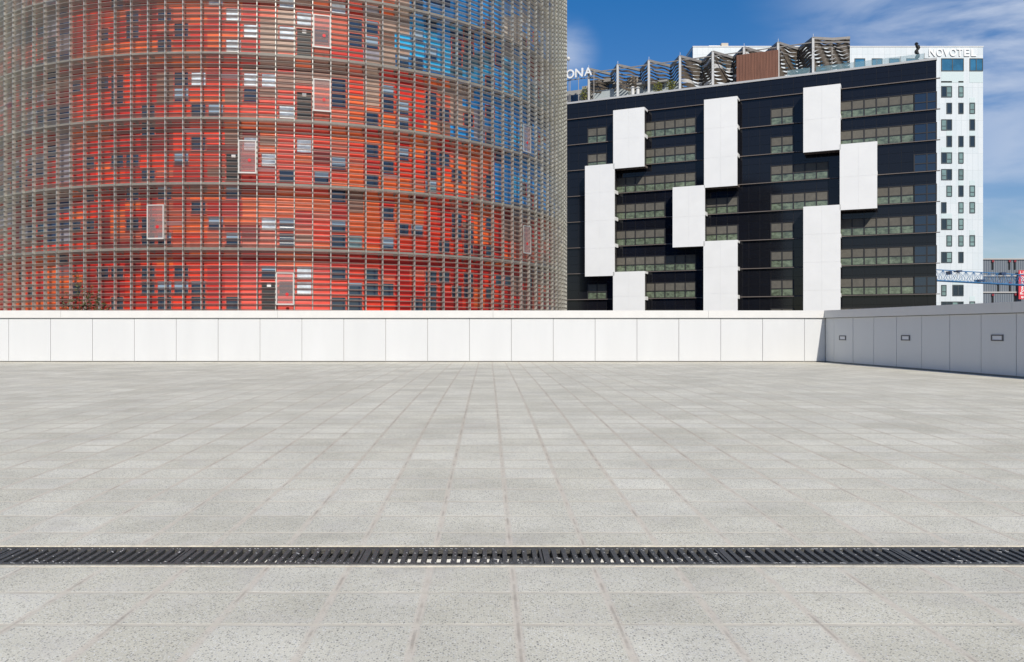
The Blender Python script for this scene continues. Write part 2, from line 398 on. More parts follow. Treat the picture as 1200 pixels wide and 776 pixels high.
def zone(thd, z):
    fl = (z - 5.16) / 3.2                                 # 0 = first level above the band at z 5.16
    blue_from = 26.5 if fl > 2.95 else 38.5 if fl > 1.95 else 49 if fl > .95 else 80
    if fl > 2.3 and 26.0 > thd > 23.5 and fl < 4: return [('tan', 3), ('grey', 1)]
    if thd > blue_from:
        if thd < blue_from + 5 and fl > 1.9: return [('tan', 2), ('blue', 3), ('sky', 1), ('grey', 1)] if fl < 3.6 else [('tan', 5), ('blue', 3)]
        if thd > 58: return [('blue', 5), ('teal', 2), ('grey', 2), ('dark', 1), ('navy', 2)]
        return [('blue', 10), ('sky', 4), ('navy', 1), ('teal', 1), ('purple', .6), ('cream', .7), ('grey', .4)]
    if thd > blue_from - 5 and fl > .9: return [('salmon', 3), ('orange', 3), ('grey', 1), ('tan', 2), ('brown', 1)]
    if fl > 2.9 and 8 < thd < 16: return [('brown', 6), ('salmon', 2), ('tan', 2)]
    if thd > 54: return [('brown', 2), ('grey', 1.5), ('salmon', 2), ('dark', 2), ('red', 2)]
    if fl < -.05 : return [('bright', 6), ('red', 6), ('orange', 2.6), ('salmon', .6), ('dark', 1.2)]
    if thd < -24: return [('grey', 3), ('dark', 2), ('red', 2.5), ('navy', 1.5), ('brown', 2), ('bright', 1)]
    if thd < -8: return [('red', 5), ('bright', 3.5), ('dark', 3), ('orange', 1.8), ('salmon', .6)]
    return [('orange', 5), ('salmon', 3), ('bright', 4), ('red', 3.4), ('brown', 1), ('dark', .9)]
wall = MB(); ROWS = 8
cells = {}
for k in range(NP):
    k0 = (k + 40) % NP - 60
    for fi, z0 in enumerate(FZ):
        prev = None
        for r in range(ROWS):
            thd = math.degrees(kth(k0)); thd = (thd + 180) % 360 - 180
            left = cells.get((k0 - 1, fi, r))
            q = rt.random()
            if prev and q < .42: n_ = prev
            elif left and q < .68: n_ = left
            else: n_ = pick(zone(thd, z0 + .01 + r * .4))
            allowed = [a for a, _ in zone(thd, z0 + .01 + r * .4)]
            if n_ not in allowed: n_ = pick(zone(thd, z0 + .01 + r * .4))
            cells[(k0, fi, r)] = n_; prev = n_
            c = pal[n_]; j = rt.uniform(.86, 1.1); c = tuple(min(.9, x_ * j * .92) for x_ in c)
            a, b = kth(k0) + DTH * .08, kth(k0 + 1) + DTH * .08; za, zb = z0 + r * .4, z0 + (r + 1) * .4
            wall.face([tp(a, RIN, za), tp(b, RIN, za), tp(b, RIN, zb), tp(a, RIN, zb)], col=c)
def clad_material():
    m = bpy.data.materials.new('corrugated_cladding'); m.use_nodes = True; t = m.node_tree; b = t.nodes['Principled BSDF']
    a = N(t, 'ShaderNodeAttribute', attribute_name='Col'); g = N(t, 'ShaderNodeNewGeometry')
    n = N(t, 'ShaderNodeTexNoise', i={'Scale': 3.0, 'Detail': 5.0}); L(t, g.outputs['Position'], n.inputs['Vector'])
    r = N(t, 'ShaderNodeMapRange', i={1: .3, 2: .7, 3: .88, 4: 1.08}); L(t, n.outputs[0], r.inputs[0])
    x = N(t, 'ShaderNodeMix', data_type='RGBA', blend_type='MULTIPLY'); x.inputs['Factor'].default_value = 1
    L(t, a.outputs['Color'], x.inputs['A']); L(t, r.outputs[0], x.inputs['B']); L(t, x.outputs['Result'], b.inputs['Base Color'])
    b.inputs['Roughness'].default_value = .42
    wv = N(t, 'ShaderNodeTexWave', wave_type='BANDS', bands_direction='Z', i={'Scale': 5.0, 'Distortion': 0.0}); L(t, g.outputs['Position'], wv.inputs['Vector'])
    bp = N(t, 'ShaderNodeBump', i={'Strength': .6, 'Distance': .015}); L(t, wv.outputs[0], bp.inputs['Height']); L(t, bp.outputs[0], b.inputs['Normal'])
    return m
m_clad = clad_material()
tower.part('wall', wall, m_clad)
# concrete core below and a flat cap above
core = MB(); n = 96
for i in range(n):
    a, b = 2 * math.pi * i / n, 2 * math.pi * (i + 1) / n
    core.face([tp(a, RIN - .05, -4.5), tp(b, RIN - .05, -4.5), tp(b, RIN - .05, FZ[-1] + 3.25), tp(a, RIN - .05, FZ[-1] + 3.25)])
core.face([tp(2 * math.pi * i / n, TR, FZ[-1] + 3.25) for i in range(n)])
tower.part('core', core, m_conc)
# service walkways
m_walk = mat('galvanised_grating', (.36, .32, .26), .6, metal=.1, noise=(14, .35), alpha=.42)
m_walk2 = mat('walkway_edge', (.20, .185, .16), .6, noise=(5, .15))
for z in FZ:
    wk = MB(); n = NP * 2
    for i in range(n):
        a, b = TH0 + DTH * .5 * i, TH0 + DTH * .5 * (i + 1)
        if math.cos((a + b) / 2 - R_(13)) < -.25: continue
        ra, rb = RIN + .04, TR - .11
        wk.hexa([tp(a, rb, z - .04), tp(b, rb, z - .04), tp(b, ra, z - .04), tp(a, ra, z - .04), tp(a, rb, z), tp(b, rb, z), tp(b, ra, z), tp(a, ra, z)], 0)
        wk.hexa([tp(a, TR - .05, z - .09), tp(b, TR - .05, z - .09), tp(b, rb, z - .09), tp(a, rb, z - .09), tp(a, TR - .05, z + .03), tp(b, TR - .05, z + .03), tp(b, rb, z + .03), tp(a, rb, z + .03)], 1)
        if i % 2 == 0:                                          # bracket under the grating
            wk.hexa([tp(a - .0012, rb, z - .14), tp(a + .0012, rb, z - .14), tp(a + .0012, ra, z - .22), tp(a - .0012, ra, z - .22),
                     tp(a - .0012, rb, z - .041), tp(a + .0012, rb, z - .041), tp(a + .0012, ra, z - .041), tp(a - .0012, ra, z - .041)], 1)
    tower.part('walkway', wk, [m_walk, m_walk2])
# vertical posts with the little louvre clamps
def post_material():
    m = mat('post_aluminium', (.56, .545, .48), .38, metal=.5)
    t = m.node_tree; b = t.nodes['Principled BSDF']; g = N(t, 'ShaderNodeNewGeometry'); sp = N(t, 'ShaderNodeSeparateXYZ'); L(t, g.outputs['Position'], sp.inputs[0])
    n = N(t, 'ShaderNodeTexNoise', i={'Scale': 1.3, 'Detail': 3.0}); L(t, g.outputs['Position'], n.inputs['Vector'])
    r = N(t, 'ShaderNodeMapRange', i={1: .35, 2: .65, 3: .8, 4: 1.15}); L(t, n.outputs[0], r.inputs[0])
    x = N(t, 'ShaderNodeMix', data_type='RGBA', blend_type='MULTIPLY'); x.inputs['Factor'].default_value = 1; x.inputs['A'].default_value = (.56, .545, .48, 1)
    L(t, r.outputs[0], x.inputs['B']); L(t, x.outputs['Result'], b.inputs['Base Color']); return m
m_post = post_material()
m_clamp = mat('clamp_dark', (.17, .155, .135), .6)
ZB, ZT = -1.24, FZ[-1] + 3.2
SLP = 3.2 / 12
vis = [k for k in range(-60, 79) if math.cos(kth(k) - R_(13)) > -.12]
for k in vis:
    th = kth(k); pm = MB(); hw = .021 / TR
    r0, r1 = TR - .10, TR + .085
    pm.hexa([tp(th - hw, r1, ZB), tp(th + hw, r1, ZB), tp(th + hw, r0, ZB), tp(th - hw, r0, ZB), tp(th - hw, r1, ZT), tp(th + hw, r1, ZT), tp(th + hw, r0, ZT), tp(th - hw, r0, ZT)])
    hc = .028 / TR; r2, r3 = TR + .02, TR + .10
    nz_ = int((ZT - ZB) / SLP)
    for i in range(nz_):
        z = ZB + SLP * (i + .5)
        pm.hexa([tp(th - hc, r3, z - .05), tp(th + hc, r3, z - .05), tp(th + hc, r2, z - .05), tp(th - hc, r2, z - .05), tp(th - hc, r3, z + .05), tp(th + hc, r3, z + .05), tp(th + hc, r2, z + .05), tp(th - hc, r2, z + .05)], 1)
    tower.part('post', pm, [m_post, m_clamp])
# glass louvres: one screen per storey
def louvre_material():
    m = bpy.data.materials.new('fritted_glass_louvre'); m.use_nodes = True; t = m.node_tree; b = t.nodes['Principled BSDF']
    a = N(t, 'ShaderNodeAttribute', attribute_name='Col'); L(t, a.outputs['Color'], b.inputs['Base Color'])
    b.inputs['Roughness'].default_value = .28; b.inputs['Specular IOR Level'].default_value = .6
    tr = N(t, 'ShaderNodeBsdfTransparent'); tr.inputs[0].default_value = (.90, .90, .90, 1)
    tl = N(t, 'ShaderNodeBsdfTranslucent'); L(t, a.outputs['Color'], tl.inputs[0])
    m1 = N(t, 'ShaderNodeMixShader'); m1.inputs[0].default_value = .25; L(t, b.outputs[0], m1.inputs[1]); L(t, tl.outputs[0], m1.inputs[2])
    m2 = N(t, 'ShaderNodeMixShader'); m2.inputs[0].default_value = .54; L(t, m1.outputs[0], m2.inputs[1]); L(t, tr.outputs[0], m2.inputs[2])
    L(t, m2.outputs[0], t.nodes['Material Output'].inputs[0]); return m
m_louv = louvre_material()
rl = random.Random(9)
def tilt(thd, z):
    fl = (z - 5.16) / 3.2
    if fl > 2: lim, soft = 6.0, 3
    elif fl > 1: lim, soft = 4.0, 3
    elif fl > 0: lim, soft = 8.0, 6
    else: lim, soft = 15.0, 9
    f = max(0, min(1, (lim + soft - thd) / soft))
    f2 = max(0, min(1, (thd - 58) / 15))
    return 10.5 + 23 * f + 14 * f2
for fi, z0 in enumerate(FZ[1:]):
    lv = MB()
    for k in vis[:-1]:
        th = kth(k); thd = math.degrees(th + DTH / 2); cj_ = rl.gauss(0, 2.0)
        for i in range(12):
            z = z0 + SLP * (i + .5)
            if i == 11: z -= .03
            ta = R_(tilt(thd, z) + cj_ + rl.gauss(0, 1.2)); odd = rl.random() < .005
            if odd: ta = R_(50)
            wd = .092 + .012 * max(0, min(1, (10 - thd) / 8)); ca, sa = math.cos(ta) * wd, math.sin(ta) * wd
            g_ = .034 / TR; a, b = th + g_, th + DTH - g_
            c0 = rl.uniform(.88, 1.1); pale = max(0, min(1, max((-14 - thd) / 24, (thd - 53) / 22)))  # slats pale towards both tower edges: sunlit glass put into the colour
            col = tuple((u_ + (v_ - u_) * pale) * c0 for u_, v_ in zip((.53, .465, .405), (.80, .80, .68))) if not odd else (.6, .6, .6)  # the few odd slats carry a lit grey-white in their colour
            ro, ri = TR + ca, TR - ca; zo, zi = z + sa, z - sa; tk = .012
            P = [tp(a, ro, zo - tk), tp(b, ro, zo - tk), tp(b, ri, zi - tk), tp(a, ri, zi - tk), tp(a, ro, zo + tk), tp(b, ro, zo + tk), tp(b, ri, zi + tk), tp(a, ri, zi + tk)]
            n0 = len(lv.f); lv.hexa(P)
            for q in range(n0, n0 + 6): lv.col[q] = col
    tower.part('louvre_screen', lv, m_louv)
# windows of the inner wall, snapped to the cladding module
m_frame = mat('red_window_frame', (.50, .085, .055), .5)
m_frameb = mat('blue_window_frame', (.02, .15, .36), .5)
def pal_blue(k, fl): return math.degrees(kth(k)) > (28 if fl >= 5 else 41 if fl == 4 else 90)
m_glass = mat('dark_window_glass', (.016, .036, .072), .06, spec=.9)
m_cur = mat('curtained_window_glass', (.62, .70, .76), .18, noise=(1.6, .45, (1.5, 1.5, 4)))
m_grn = mat('greenish_window_glass', (.16, .25, .27), .12, noise=(2, .3))
m_door = mat('slatted_service_door', (.030, .034, .036), .45)
m_white = mat('white_paint', (.80, .80, .78), .45)
wins = []
def crop(x0, y0, lst, kind='d'):
    for q in lst: wins.append((x0 + q[0] / 6.467, y0 + q[1] / 6.467, q[2] if len(q) > 2 else kind))
crop(100, 0, [(250, 70), (345, 75), (360, 195), (155, 210), (155, 310), (590, 60), (720, 185), (600, 305), (975, 45, 'b'), (1110, 55, 'b'), (1110, 305, 'b'), (720, 545), (850, 540, 'b'), (720, 660), (150, 575), (265, 560), (245, 680), (480, 800)])
crop(270, 0, [(150, 190, 'b'), (420, 200, 'b'), (425, 0, 'b'), (550, 90, 'b'), (550, 275, 'T'), (810, 20, 'b'), (945, 140), (1070, 155), (945, 255), (1070, 270), (150, 555, 'b'), (285, 555, 'b'), (150, 675), (815, 595), (550, 765, 'T'), (815, 715), (695, 325)])
crop(440, 0, [(270, 215), (330, 220), (350, 110), (430, 140), (410, 350, 'r'), (150, 420), (240, 430), (330, 440), (580, 380), (580, 490), (670, 230), (670, 400), (840, 200), (840, 330), (840, 600), (95, 640), (95, 755), (410, 690), (920, 490)])
crop(100, 120, [(475, 30), (860, 30), (975, 30), (475, 250), (850, 250), (720, 375), (290, 400), (385, 390), (475, 505), (1110, 445, 'T'), (45, 745), (360, 735), (590, 725), (850, 740), (1105, 730), (45, 410)])
crop(270, 120, [(420, 25, 'b'), (1070, 85), (150, 260, 'b'), (285, 385, 'b'), (550, 275, 'b'), (415, 515), (680, 530), (815, 410), (1070, 320), (1070, 555), (815, 760)])
crop(440, 120, [(90, 15), (210, 20), (195, 110), (380, 40), (490, 50), (675, 85), (845, 30), (845, 230), (210, 345), (90, 450), (390, 365), (490, 375), (400, 490), (590, 515), (400, 605, 'g'), (845, 560), (845, 670), (920, 440)])
crop(100, 245, [(45, 70), (360, 65), (455, 70), (455, 185), (565, 180), (970, 60), (1105, 185), (150, 435), (250, 435), (480, 435), (720, 430), (480, 555), (590, 555), (720, 555), (850, 555), (590, 675), (850, 680), (1105, 670), (250, 680)])
crop(270, 245, [(280, 70, 'b'), (415, 75), (415, 195), (815, 85), (815, 205), (945, 210, 'g'), (280, 435), (280, 615, 'T'), (415, 555), (545, 440, 'b'), (545, 560, 'b'), (815, 440), (945, 565), (815, 680), (945, 685), (1070, 450), (1070, 565)])
crop(440, 245, [(90, 15), (210, 110), (290, 110), (85, 225), (580, 35), (580, 155), (680, 150), (680, 265), (500, 245), (845, 70), (845, 280), (490, 470), (410, 470), (410, 580), (590, 580), (680, 480), (680, 590), (75, 565), (310, 690), (400, 700), (845, 680), (910, 495), (1000, 540)])
for q in [(8, 30), (22, 62), (36, 22), (51, 40), (65, 58), (63, 90), (37, 112), (52, 150), (22, 175), (66, 181), (80, 20), (84, 95), (87, 262), (54, 262), (40, 240), (24, 318), (40, 340), (92, 345), (87, 332), (628, 52), (634, 190), (640, 280), (621, 330), (612, 60), (616, 230), (632, 110), (626, 245), (70, 300), (10, 110), (12, 220)]:
    wins.append((q[0], q[1], 'd'))
used = {}
for (x, y, kd) in wins:
    h = hit(x, RIN)
    if h is None: continue
    Yd, th = h; z = ZC + (HY - y) / FP * Yd
    k = round((th - TH0) / DTH - .58); fl = math.floor((z - FZ[0]) / 3.2); r = (z - FZ[0] - fl * 3.2 - .12) / .78
    r = max(0, min(3, int(r)))
    if kd == 'T': r = 0 if r < 2 else 1; used.pop((k, fl, r + 1), None); 
    if (k, fl, r) in used: continue
    if used.get((k, fl, r - 1), '') == 'T': continue
    used[(k, fl, r)] = kd
order = sorted(used.items(), key=lambda e: abs(kth(e[0][0]) - R_(13)))
bulk = MB(); cnt = 0
for (k, fl, r), kd in order:
    a0 = kth(k) + DTH * .08; am = a0 + DTH / 2
    za = FZ[0] + fl * 3.2 + .14 + r * .77; zb = za + (.735 if kd != 'T' else 1.45)
    hwid = DTH * .468; fw = .055 / RIN; rr = RIN
    fr = MB() if cnt < 96 else bulk
    def cb(mb, a, b, zA, zB, r0, r1, mi=0):
        mb.hexa([tp(a, r1, zA), tp(b, r1, zA), tp(b, r0, zA), tp(a, r0, zA), tp(a, r1, zB), tp(b, r1, zB), tp(b, r0, zB), tp(a, r0, zB)], mi)
    a, b = am - hwid, am + hwid
    cb(fr, a, b, za, za + .045, rr + .004, rr + .05); cb(fr, a, b, zb - .045, zb, rr + .004, rr + .05)
    cb(fr, a, a + fw, za + .045, zb - .045, rr + .004, rr + .05); cb(fr, b - fw, b, za + .045, zb - .045, rr + .004, rr + .05)
    gl = {'d': m_glass, 'b': m_cur, 'g': m_grn, 'r': m_glass, 'T': m_door}[kd]
    if cnt < 96:
        nm = 'service_door' if kd == 'T' else 'window'
        fo = tower.part(nm, fr, m_frameb if pal_blue(k, fl) else m_frame)
        pn = MB(); mats = [gl]
        if kd == 'b':
            q = rl.uniform(.5, .95); zm = za + .045 + (zb - za - .09) * q if rl.random() < .4 else za + .045
            cb(pn, a + fw, b - fw, za + .045, zb - .045, rr + .003, rr + .016)
            if rl.random() < .6: cb(pn, a + fw * 1.0, b - fw, za + .05, za + .12, rr + .016, rr + .03, 1)
            mats = [gl, m_white]
        elif kd == 'T':
            cb(pn, a + fw, b - fw, za + .045, zb - .045, rr + .003, rr + .016)
            for i in range(8):
                zz = za + .1 + i * .16; cb(pn, a + fw, b - fw, zz, zz + .02, rr + .016, rr + .03)
            cb(pn, am - .10 / RIN, am + .10 / RIN, zb - .26, zb - .08, rr + .031, rr + .05, 1); mats = [gl, m_white]
        else:
            cb(pn, a + fw, b - fw, za + .045, zb - .045, rr + .003, rr + .016)
            if rl.random() < .45:
                zz = zb - .045 - rl.uniform(.12, .55); cb(pn, a + fw, b - fw, zz, zb - .05, rr + .016, rr + .022, 1)
            mats = [gl, mat('roller_blind', (.24, .34, .44), .5) if cnt == 0 else bpy.data.materials.get('roller_blind') or mat('roller_blind', (.24, .34, .44), .5)]
        tower.part('door_leaf' if kd == 'T' else 'pane', pn, mats, fo)
    else:
        cb(bulk, a + fw, b - fw, za + .045, zb - .045, rr + .003, rr + .016, 1)
    cnt += 1
if cnt >= 96: tower.part('window', bulk, [m_frame, m_glass], kind='stuff')
# rescue panels hung on the outer skin
def tint_material():
    m = bpy.data.materials.new('tinted_panel_glass'); m.use_nodes = True; t = m.node_tree; b = t.nodes['Principled BSDF']
    b.inputs['Base Color'].default_value = (.50, .44, .42, 1); b.inputs['Roughness'].default_value = .15
    tr = N(t, 'ShaderNodeBsdfTransparent'); tr.inputs[0].default_value = (1, .90, .89, 1)
    mx = N(t, 'ShaderNodeMixShader'); mx.inputs[0].default_value = .84; L(t, b.outputs[0], mx.inputs[1]); L(t, tr.outputs[0], mx.inputs[2])
    L(t, mx.outputs[0], t.nodes['Material Output'].inputs[0]); return m
m_tint = tint_material(); m_dot = mat('red_dot', (.62, .015, .02), .5); m_pfr = mat('white_panel_frame', (.56, .54, .50), .45)
for (x, ya, yb, fdot) in ((377.3, 18, 56.5, .38), (377.3, 93, 131, .38), (291, 164.5, 203.5, .40), (183, 240, 280.5, .36), (334, 319.5, 357.5, .33), (614.5, 146, 178, .36), (613.5, 264, 297, .36)):
    Yd, th = hit(x, TR + .12); k = math.floor((th - TH0) / DTH); a, b = kth(k) + .02 / TR, kth(k + 1) - .02 / TR
    za, zb = ZC + (HY - yb) / FP * Yd, ZC + (HY - ya) / FP * Yd; r0, r1 = TR + .135, TR + .18; fw = .05 / TR
    f = MB(); cb(f, a, b, za, za + .07, r0, r1); cb(f, a, b, zb - .05, zb, r0, r1); cb(f, a, a + fw, za + .07, zb - .05, r0, r1); cb(f, b - fw, b, za + .07, zb - .05, r0, r1)
    cb(f, a + .03 / TR, a + .07 / TR, za + .3, za + .34, TR + .04, r0); cb(f, b - .07 / TR, b - .03 / TR, za + .3, za + .34, TR + .04, r0)
    fo = tower.part('rescue_panel', f, m_pfr if x < 600 else m_post)
    gp = MB(); cb(gp, a + fw, b - fw, za + .07, zb - .05, r0 + .01, r0 + .022); tower.part('glass', gp, m_tint, fo)
    d = MB(); am = (a + b) / 2 + .1 / TR * (1 if x < 600 else 0); zm = za + (zb - za) * fdot; rad = .08
    ring = [tp(am + rad * math.cos(2 * math.pi * i / 16) / TR, r1 - .018, zm + rad * math.sin(2 * math.pi * i / 16)) for i in range(16)]
    ring2 = [tp(am + rad * math.cos(2 * math.pi * i / 16) / TR, r1 - .010, zm + rad * math.sin(2 * math.pi * i / 16)) for i in range(16)]
    d.face(ring2)
    for i in range(16): d.face([ring[i], ring[(i + 1) % 16], ring2[(i + 1) % 16], ring2[i]])
    tower.part('red_dot', d, m_dot, fo)

# ------------------------------------------------------------------ the black hotel with white bays
HR = Vector((50.954, 97.0, 0)); HU = Vector((-.9023, .4311, 0)); HN = Vector((-.4311, -.9023, 0))
def hp(t, d, z): P = HR + HU * t + HN * d; return (P.x, P.y, z)
def hbox(mb, t0, t1, d0, d1, z0, z1, mi=0):
    mb.hexa([hp(t1, d1, z0), hp(t0, d1, z0), hp(t0, d0, z0), hp(t1, d0, z0), hp(t1, d1, z1), hp(t0, d1, z1), hp(t0, d0, z1), hp(t1, d0, z1)], mi)
def ft(x, d=0.0):
    k = (x - PX) / FP; X0 = HR.x + HN.x * d; Y0 = HR.y + HN.y * d
    return (X0 - k * Y0) / (-HU.x + HU.y * k)
def fz(x, y, d=0.0):
    P = HR + HU * ft(x, d) + HN * d; return ZC + (HY - y) / FP * P.y
LZ = [5.19 + 3.495 * k for k in range(-2, 8)]; ROOF = 31.9
hot = Thing('black_hotel', hp(22, 0, -4.5), 'black glass hotel block with stepped white projecting bays and roof terrace', 'building')
m_black = mat('black_glass_cladding', (.030, .027, .025), .3, spec=.4, noise=(.35, .35))
m_blk2 = mat('black_glass_panel', (.0075, .008, .011), .09, spec=.42)
m_mull = mat('dark_mullion', (.022, .021, .022), .5)
m_ledge = mat('ledge_metal', (.16, .135, .12), .5)
m_blind = mat('taupe_blind', (.108, .100, .081), .7, noise=(2.2, .22))
m_low = mat('green_reflective_glass', (.125, .155, .105), .10, spec=.8, noise=(1.9, .75, (1, 1, 1.6)))  # patchy green in the base colour stands in for reflections
m_nvy = mat('navy_glass', (.012, .024, .045), .05, spec=.9)
m_bay = mat('white_bay_panel', (.80, .80, .775), .5, noise=(.5, .03))
m_bayed = mat('bay_soffit', (.16, .13, .11), .6)
TE = 52.0
bd = MB(); hbox(bd, 0, TE, -18, 0, -4.5, ROOF - .12); hot.part('wall', bd, m_black)
# curtain wall panels (one mesh: a repeating surface pattern of glass panels and thin joints)
MUL = [0.0] + [.95 + 1.31 * i for i in range(0, 40)]
MUL = [m for m in MUL if m < TE]
cw = MB(); rb = random.Random(4)
for zi, z in enumerate(LZ):
    top = z + 3.495 if zi < len(LZ) - 1 else ROOF - .16
    nrow = 3; hh = (top - z - .10) / nrow
    for a, b in zip(MUL, MUL[1:]):
        for r in range(nrow):
            e = rb.uniform(-.004, .004)
            za, zb = z + .10 + hh * r, z + .10 + hh * (r + 1)
            hbox(cw, a + .02, b - .02, .003, .03 + e, za + .014, zb - .014)
hot.part('curtain_wall', cw, m_blk2)
for z in LZ:
    lg = MB(); hbox(lg, -.38, TE, .031, .30, z - .05, z + .03); hot.part('floor_ledge', lg, m_ledge)
rfp = MB(); hbox(rfp, -.06, TE, -.35, .16, ROOF - .12, ROOF + .12); hot.part('roof_edge', rfp, mat('roof_edge_metal', (.46, .46, .45), .4))
rff = MB(); hbox(rff, .1, TE, -18, -.36, ROOF - .10, ROOF - .02); hot.part('roof', rff, m_conc)
def snap(t): return min(MUL, key=lambda m: abs(m - t))
def ribbon(x0, x1, k, z_lo=.0, kind='blind'):
    """a ribbon window of storey k (k = index of the ledge under it, counted from z 5.19)"""
    t1, t0 = snap(ft(x0)), snap(ft(x1))
    if t1 - t0 < 1: t1 = t0 + 1.31
    z = 5.19 + 3.495 * k; za, zm, zb = z + .09, z + .95, z + 2.05
    ms = [m for m in MUL if t0 - .01 <= m <= t1 + .01]
    fr = MB()
    for m in ms: hbox(fr, m - .06, m + .06, .034, .12, za, zb)
    for a, b in zip(ms, ms[1:]):
        hbox(fr, a + .06, b - .06, .034, .11, zm - .05, zm + .05); hbox(fr, a + .06, b - .06, .034, .11, zb - .07, zb)
    fo = hot.part('ribbon_window', fr, m_mull)
    bl = MB(); lo = MB()
    for a, b in zip(ms, ms[1:]):
        hbox(bl, a + .062, b - .062, .033, .05, zm + .052, zb - .072)
        hbox(lo, a + .062, b - .062, .033, .05, za + .01, zm - .052)
    hot.part('blind' if kind == 'blind' else 'upper_pane', bl, m_blind if kind == 'blind' else m_nvy, fo)
    hot.part('lower_pane', lo, m_low if kind == 'blind' else m_nvy, fo)
for k in range(-1, 7):
    if k != 4: ribbon(985.5, 1071, k)
    ribbon(1071, 1097, k, kind='navy')
    ribbon(905, 968 if k in (3, 4) else 929, k)
    if k in (-1, 0, 5, 6): ribbon(692.6, 712.5, k)
    if k in (2, 3): ribbon(721, 779, k)
    elif k in (1, 4): ribbon(721, 816, k)
    else: ribbon(759, 816, k)
    if k in (2, 3): ribbon(827, 866, k)
# projecting white bays
BD = 1.95
def bay(x0, x1, ytl, ybr, open_bottom=False):
    t1, t0 = ft(x0, BD), ft(x1, BD)
    zt = fz(x0, ytl, BD); zb = fz(x1, ybr, BD) if ybr else -4.2
    fr = MB()
    # the front is a lattice of large panels with hairline seams
    nz = max(1, round((zt - zb) / 3.495)); hz = (zt - zb) / nz; nt_ = 2; wt = (t1 - t0) / nt_
    for i in range(nz):
        for j in range(nt_):
            hbox(fr, t0 + wt * j + .003, t0 + wt * (j + 1) - .003, BD - .12, BD, zb + hz * i + .004, zb + hz * (i + 1) - .004)
    hbox(fr, t0 + .01, t1 - .01, BD - .22, BD - .121, zb + .01, zt - .01)
    fo = hot.part('projecting_bay', fr, m_bay)
    ed = MB(); hbox(ed, t0 - .01, t1 + .01, .31, BD - .221, zt - .30, zt - .005)
    z = 5.19 - 3.495 * 3
    while z < zt - 1:
        if z > zb + 1: hbox(ed, t0 - .01, t1 + .01, .31, BD - .221, z - .24, z + .22)
        z += 3.495
    hot.part('slab_edge', ed, m_bay, fo)
    if ybr:
        sf = MB(); hbox(sf, t0, t1, .31, BD - .221, zb + .005, zb + .25); hot.part('soffit', sf, m_bayed, fo)
    gs = MB(); hbox(gs, t0 + .16, t1 - .16, .305, BD - .23, zb + .26, zt - .31); hot.part('side_glazing', gs, m_black, fo)
bay(718.5, 755, 129.5, 195)
bay(685.5, 720.1, 194.6, 323.2)
bay(825, 864, 117, 217.5)
bay(788.2, 826, 219.6, 288.5)
bay(824.3, 864.3, 282.8, None)
bay(718.3, 755.5, 318.8, None)
bay(941.3, 985, 103, 175.3)
bay(984, 1028, 169.3, 244)
bay(941.3, 985, 242.3, None)

# ------------------------------------------------------------------ things on its roof
m_steel = mat('pergola_steel', (.24, .225, .205), .5, noise=(2, .15)); m_postw = mat('white_post', (.60, .60, .58), .45)
m_slat = mat('weathered_slat', (.10, .082, .063), .55, noise=(1.5, .35)); m_slatlit = mat('lit_slat', (.55, .54, .52), .4, noise=(2, .2))  # second slat material is a pale copy, sunlit glints put into its colour
PZ = 36.5
perg = Thing('roof_pergola', hp(26, -3, ROOF), 'zigzag steel roof pergola with wavy slatted screens on the black hotel', 'pergola')
postx = [690, 724, 760.5, 797, 835.5, 872, 912, 953]; FD, BDp = -1.0, -4.6
pt = [ft(x, FD) for x in postx]
front = [(t, FD) for t in pt] + [(ft(996, -2.8), -2.8)]
zig = []
for i, (t, d) in enumerate(front):
    zig.append((t, d))
    if i < len(front) - 1: 
        t2 = front[i + 1][0]; zig.append(((t + t2) / 2, BDp if i < len(front) - 2 else -2.4))
for i, t in enumerate(pt):
    pm = MB(); hbox(pm, t - .13, t + .13, FD - .13, FD + .13, ROOF + .02, PZ - .02 if i > 3 else PZ - .02); perg.part('post', pm, m_postw)
    pm = MB(); pm.bar(hp(t, FD, PZ + .03), hp(t, FD, PZ + .55), .025); perg.part('mast', pm, m_postw)
for (ta, da), (tb, db) in zip(zig, zig[1:]):
    pm = MB(); pm.bar(hp(ta, da, PZ), hp(tb, db, PZ), .22); perg.part('beam', pm, m_steel)
bp_ = MB(); 
for (ta, da) in zig[1::2]:
    bp_.bar(hp(ta, da, ROOF), hp(ta, da, PZ - .1), .09)
perg.part('back_post', bp_, m_steel)
bk_ = MB()
for i in range(len(zig) - 2):
    if i % 2 == 0: bk_.bar(hp(zig[i][0], zig[i][1], PZ - .5), hp(zig[i + 2][0], zig[i + 2][1], PZ - .5), .08)
for (ta, da), (tb, db) in zip(zig, zig[1:]): bk_.bar(hp(ta, da, PZ - 1.1), hp(tb, db, PZ - .95), .08)
perg.part('brace', bk_, m_steel)
rw = random.Random(12)
def wavy(a, b, z, amp, ph, mi_mat, hh=.16, nseg=14):
    mb = MB()
    P = []
    for i in range(nseg + 1):
        f = i / nseg; t = a[0] + (b[0] - a[0]) * f; d = a[1] + (b[1] - a[1]) * f
        zz = z + amp * math.sin(ph + f * 8.5); tw = -1.85 + .62 * math.sin(ph * 1.7 + f * 8.5)
        P.append((t, d, zz, tw))
    for p0, p1 in zip(P, P[1:]):
        q = []
        for (t, d, zz, tw) in (p0, p1):
            c, s_ = math.cos(.9 + tw) * hh, math.sin(.9 + tw) * hh
            q.append((hp(t, d + c, zz - s_), hp(t, d - c, zz + s_), hp(t, d + c, zz - s_ + .05), hp(t, d - c, zz + s_ + .05)))
        mb.hexa([q[0][0], q[1][0], q[1][1], q[0][1], q[0][2], q[1][2], q[1][3], q[0][3]])
    return mb
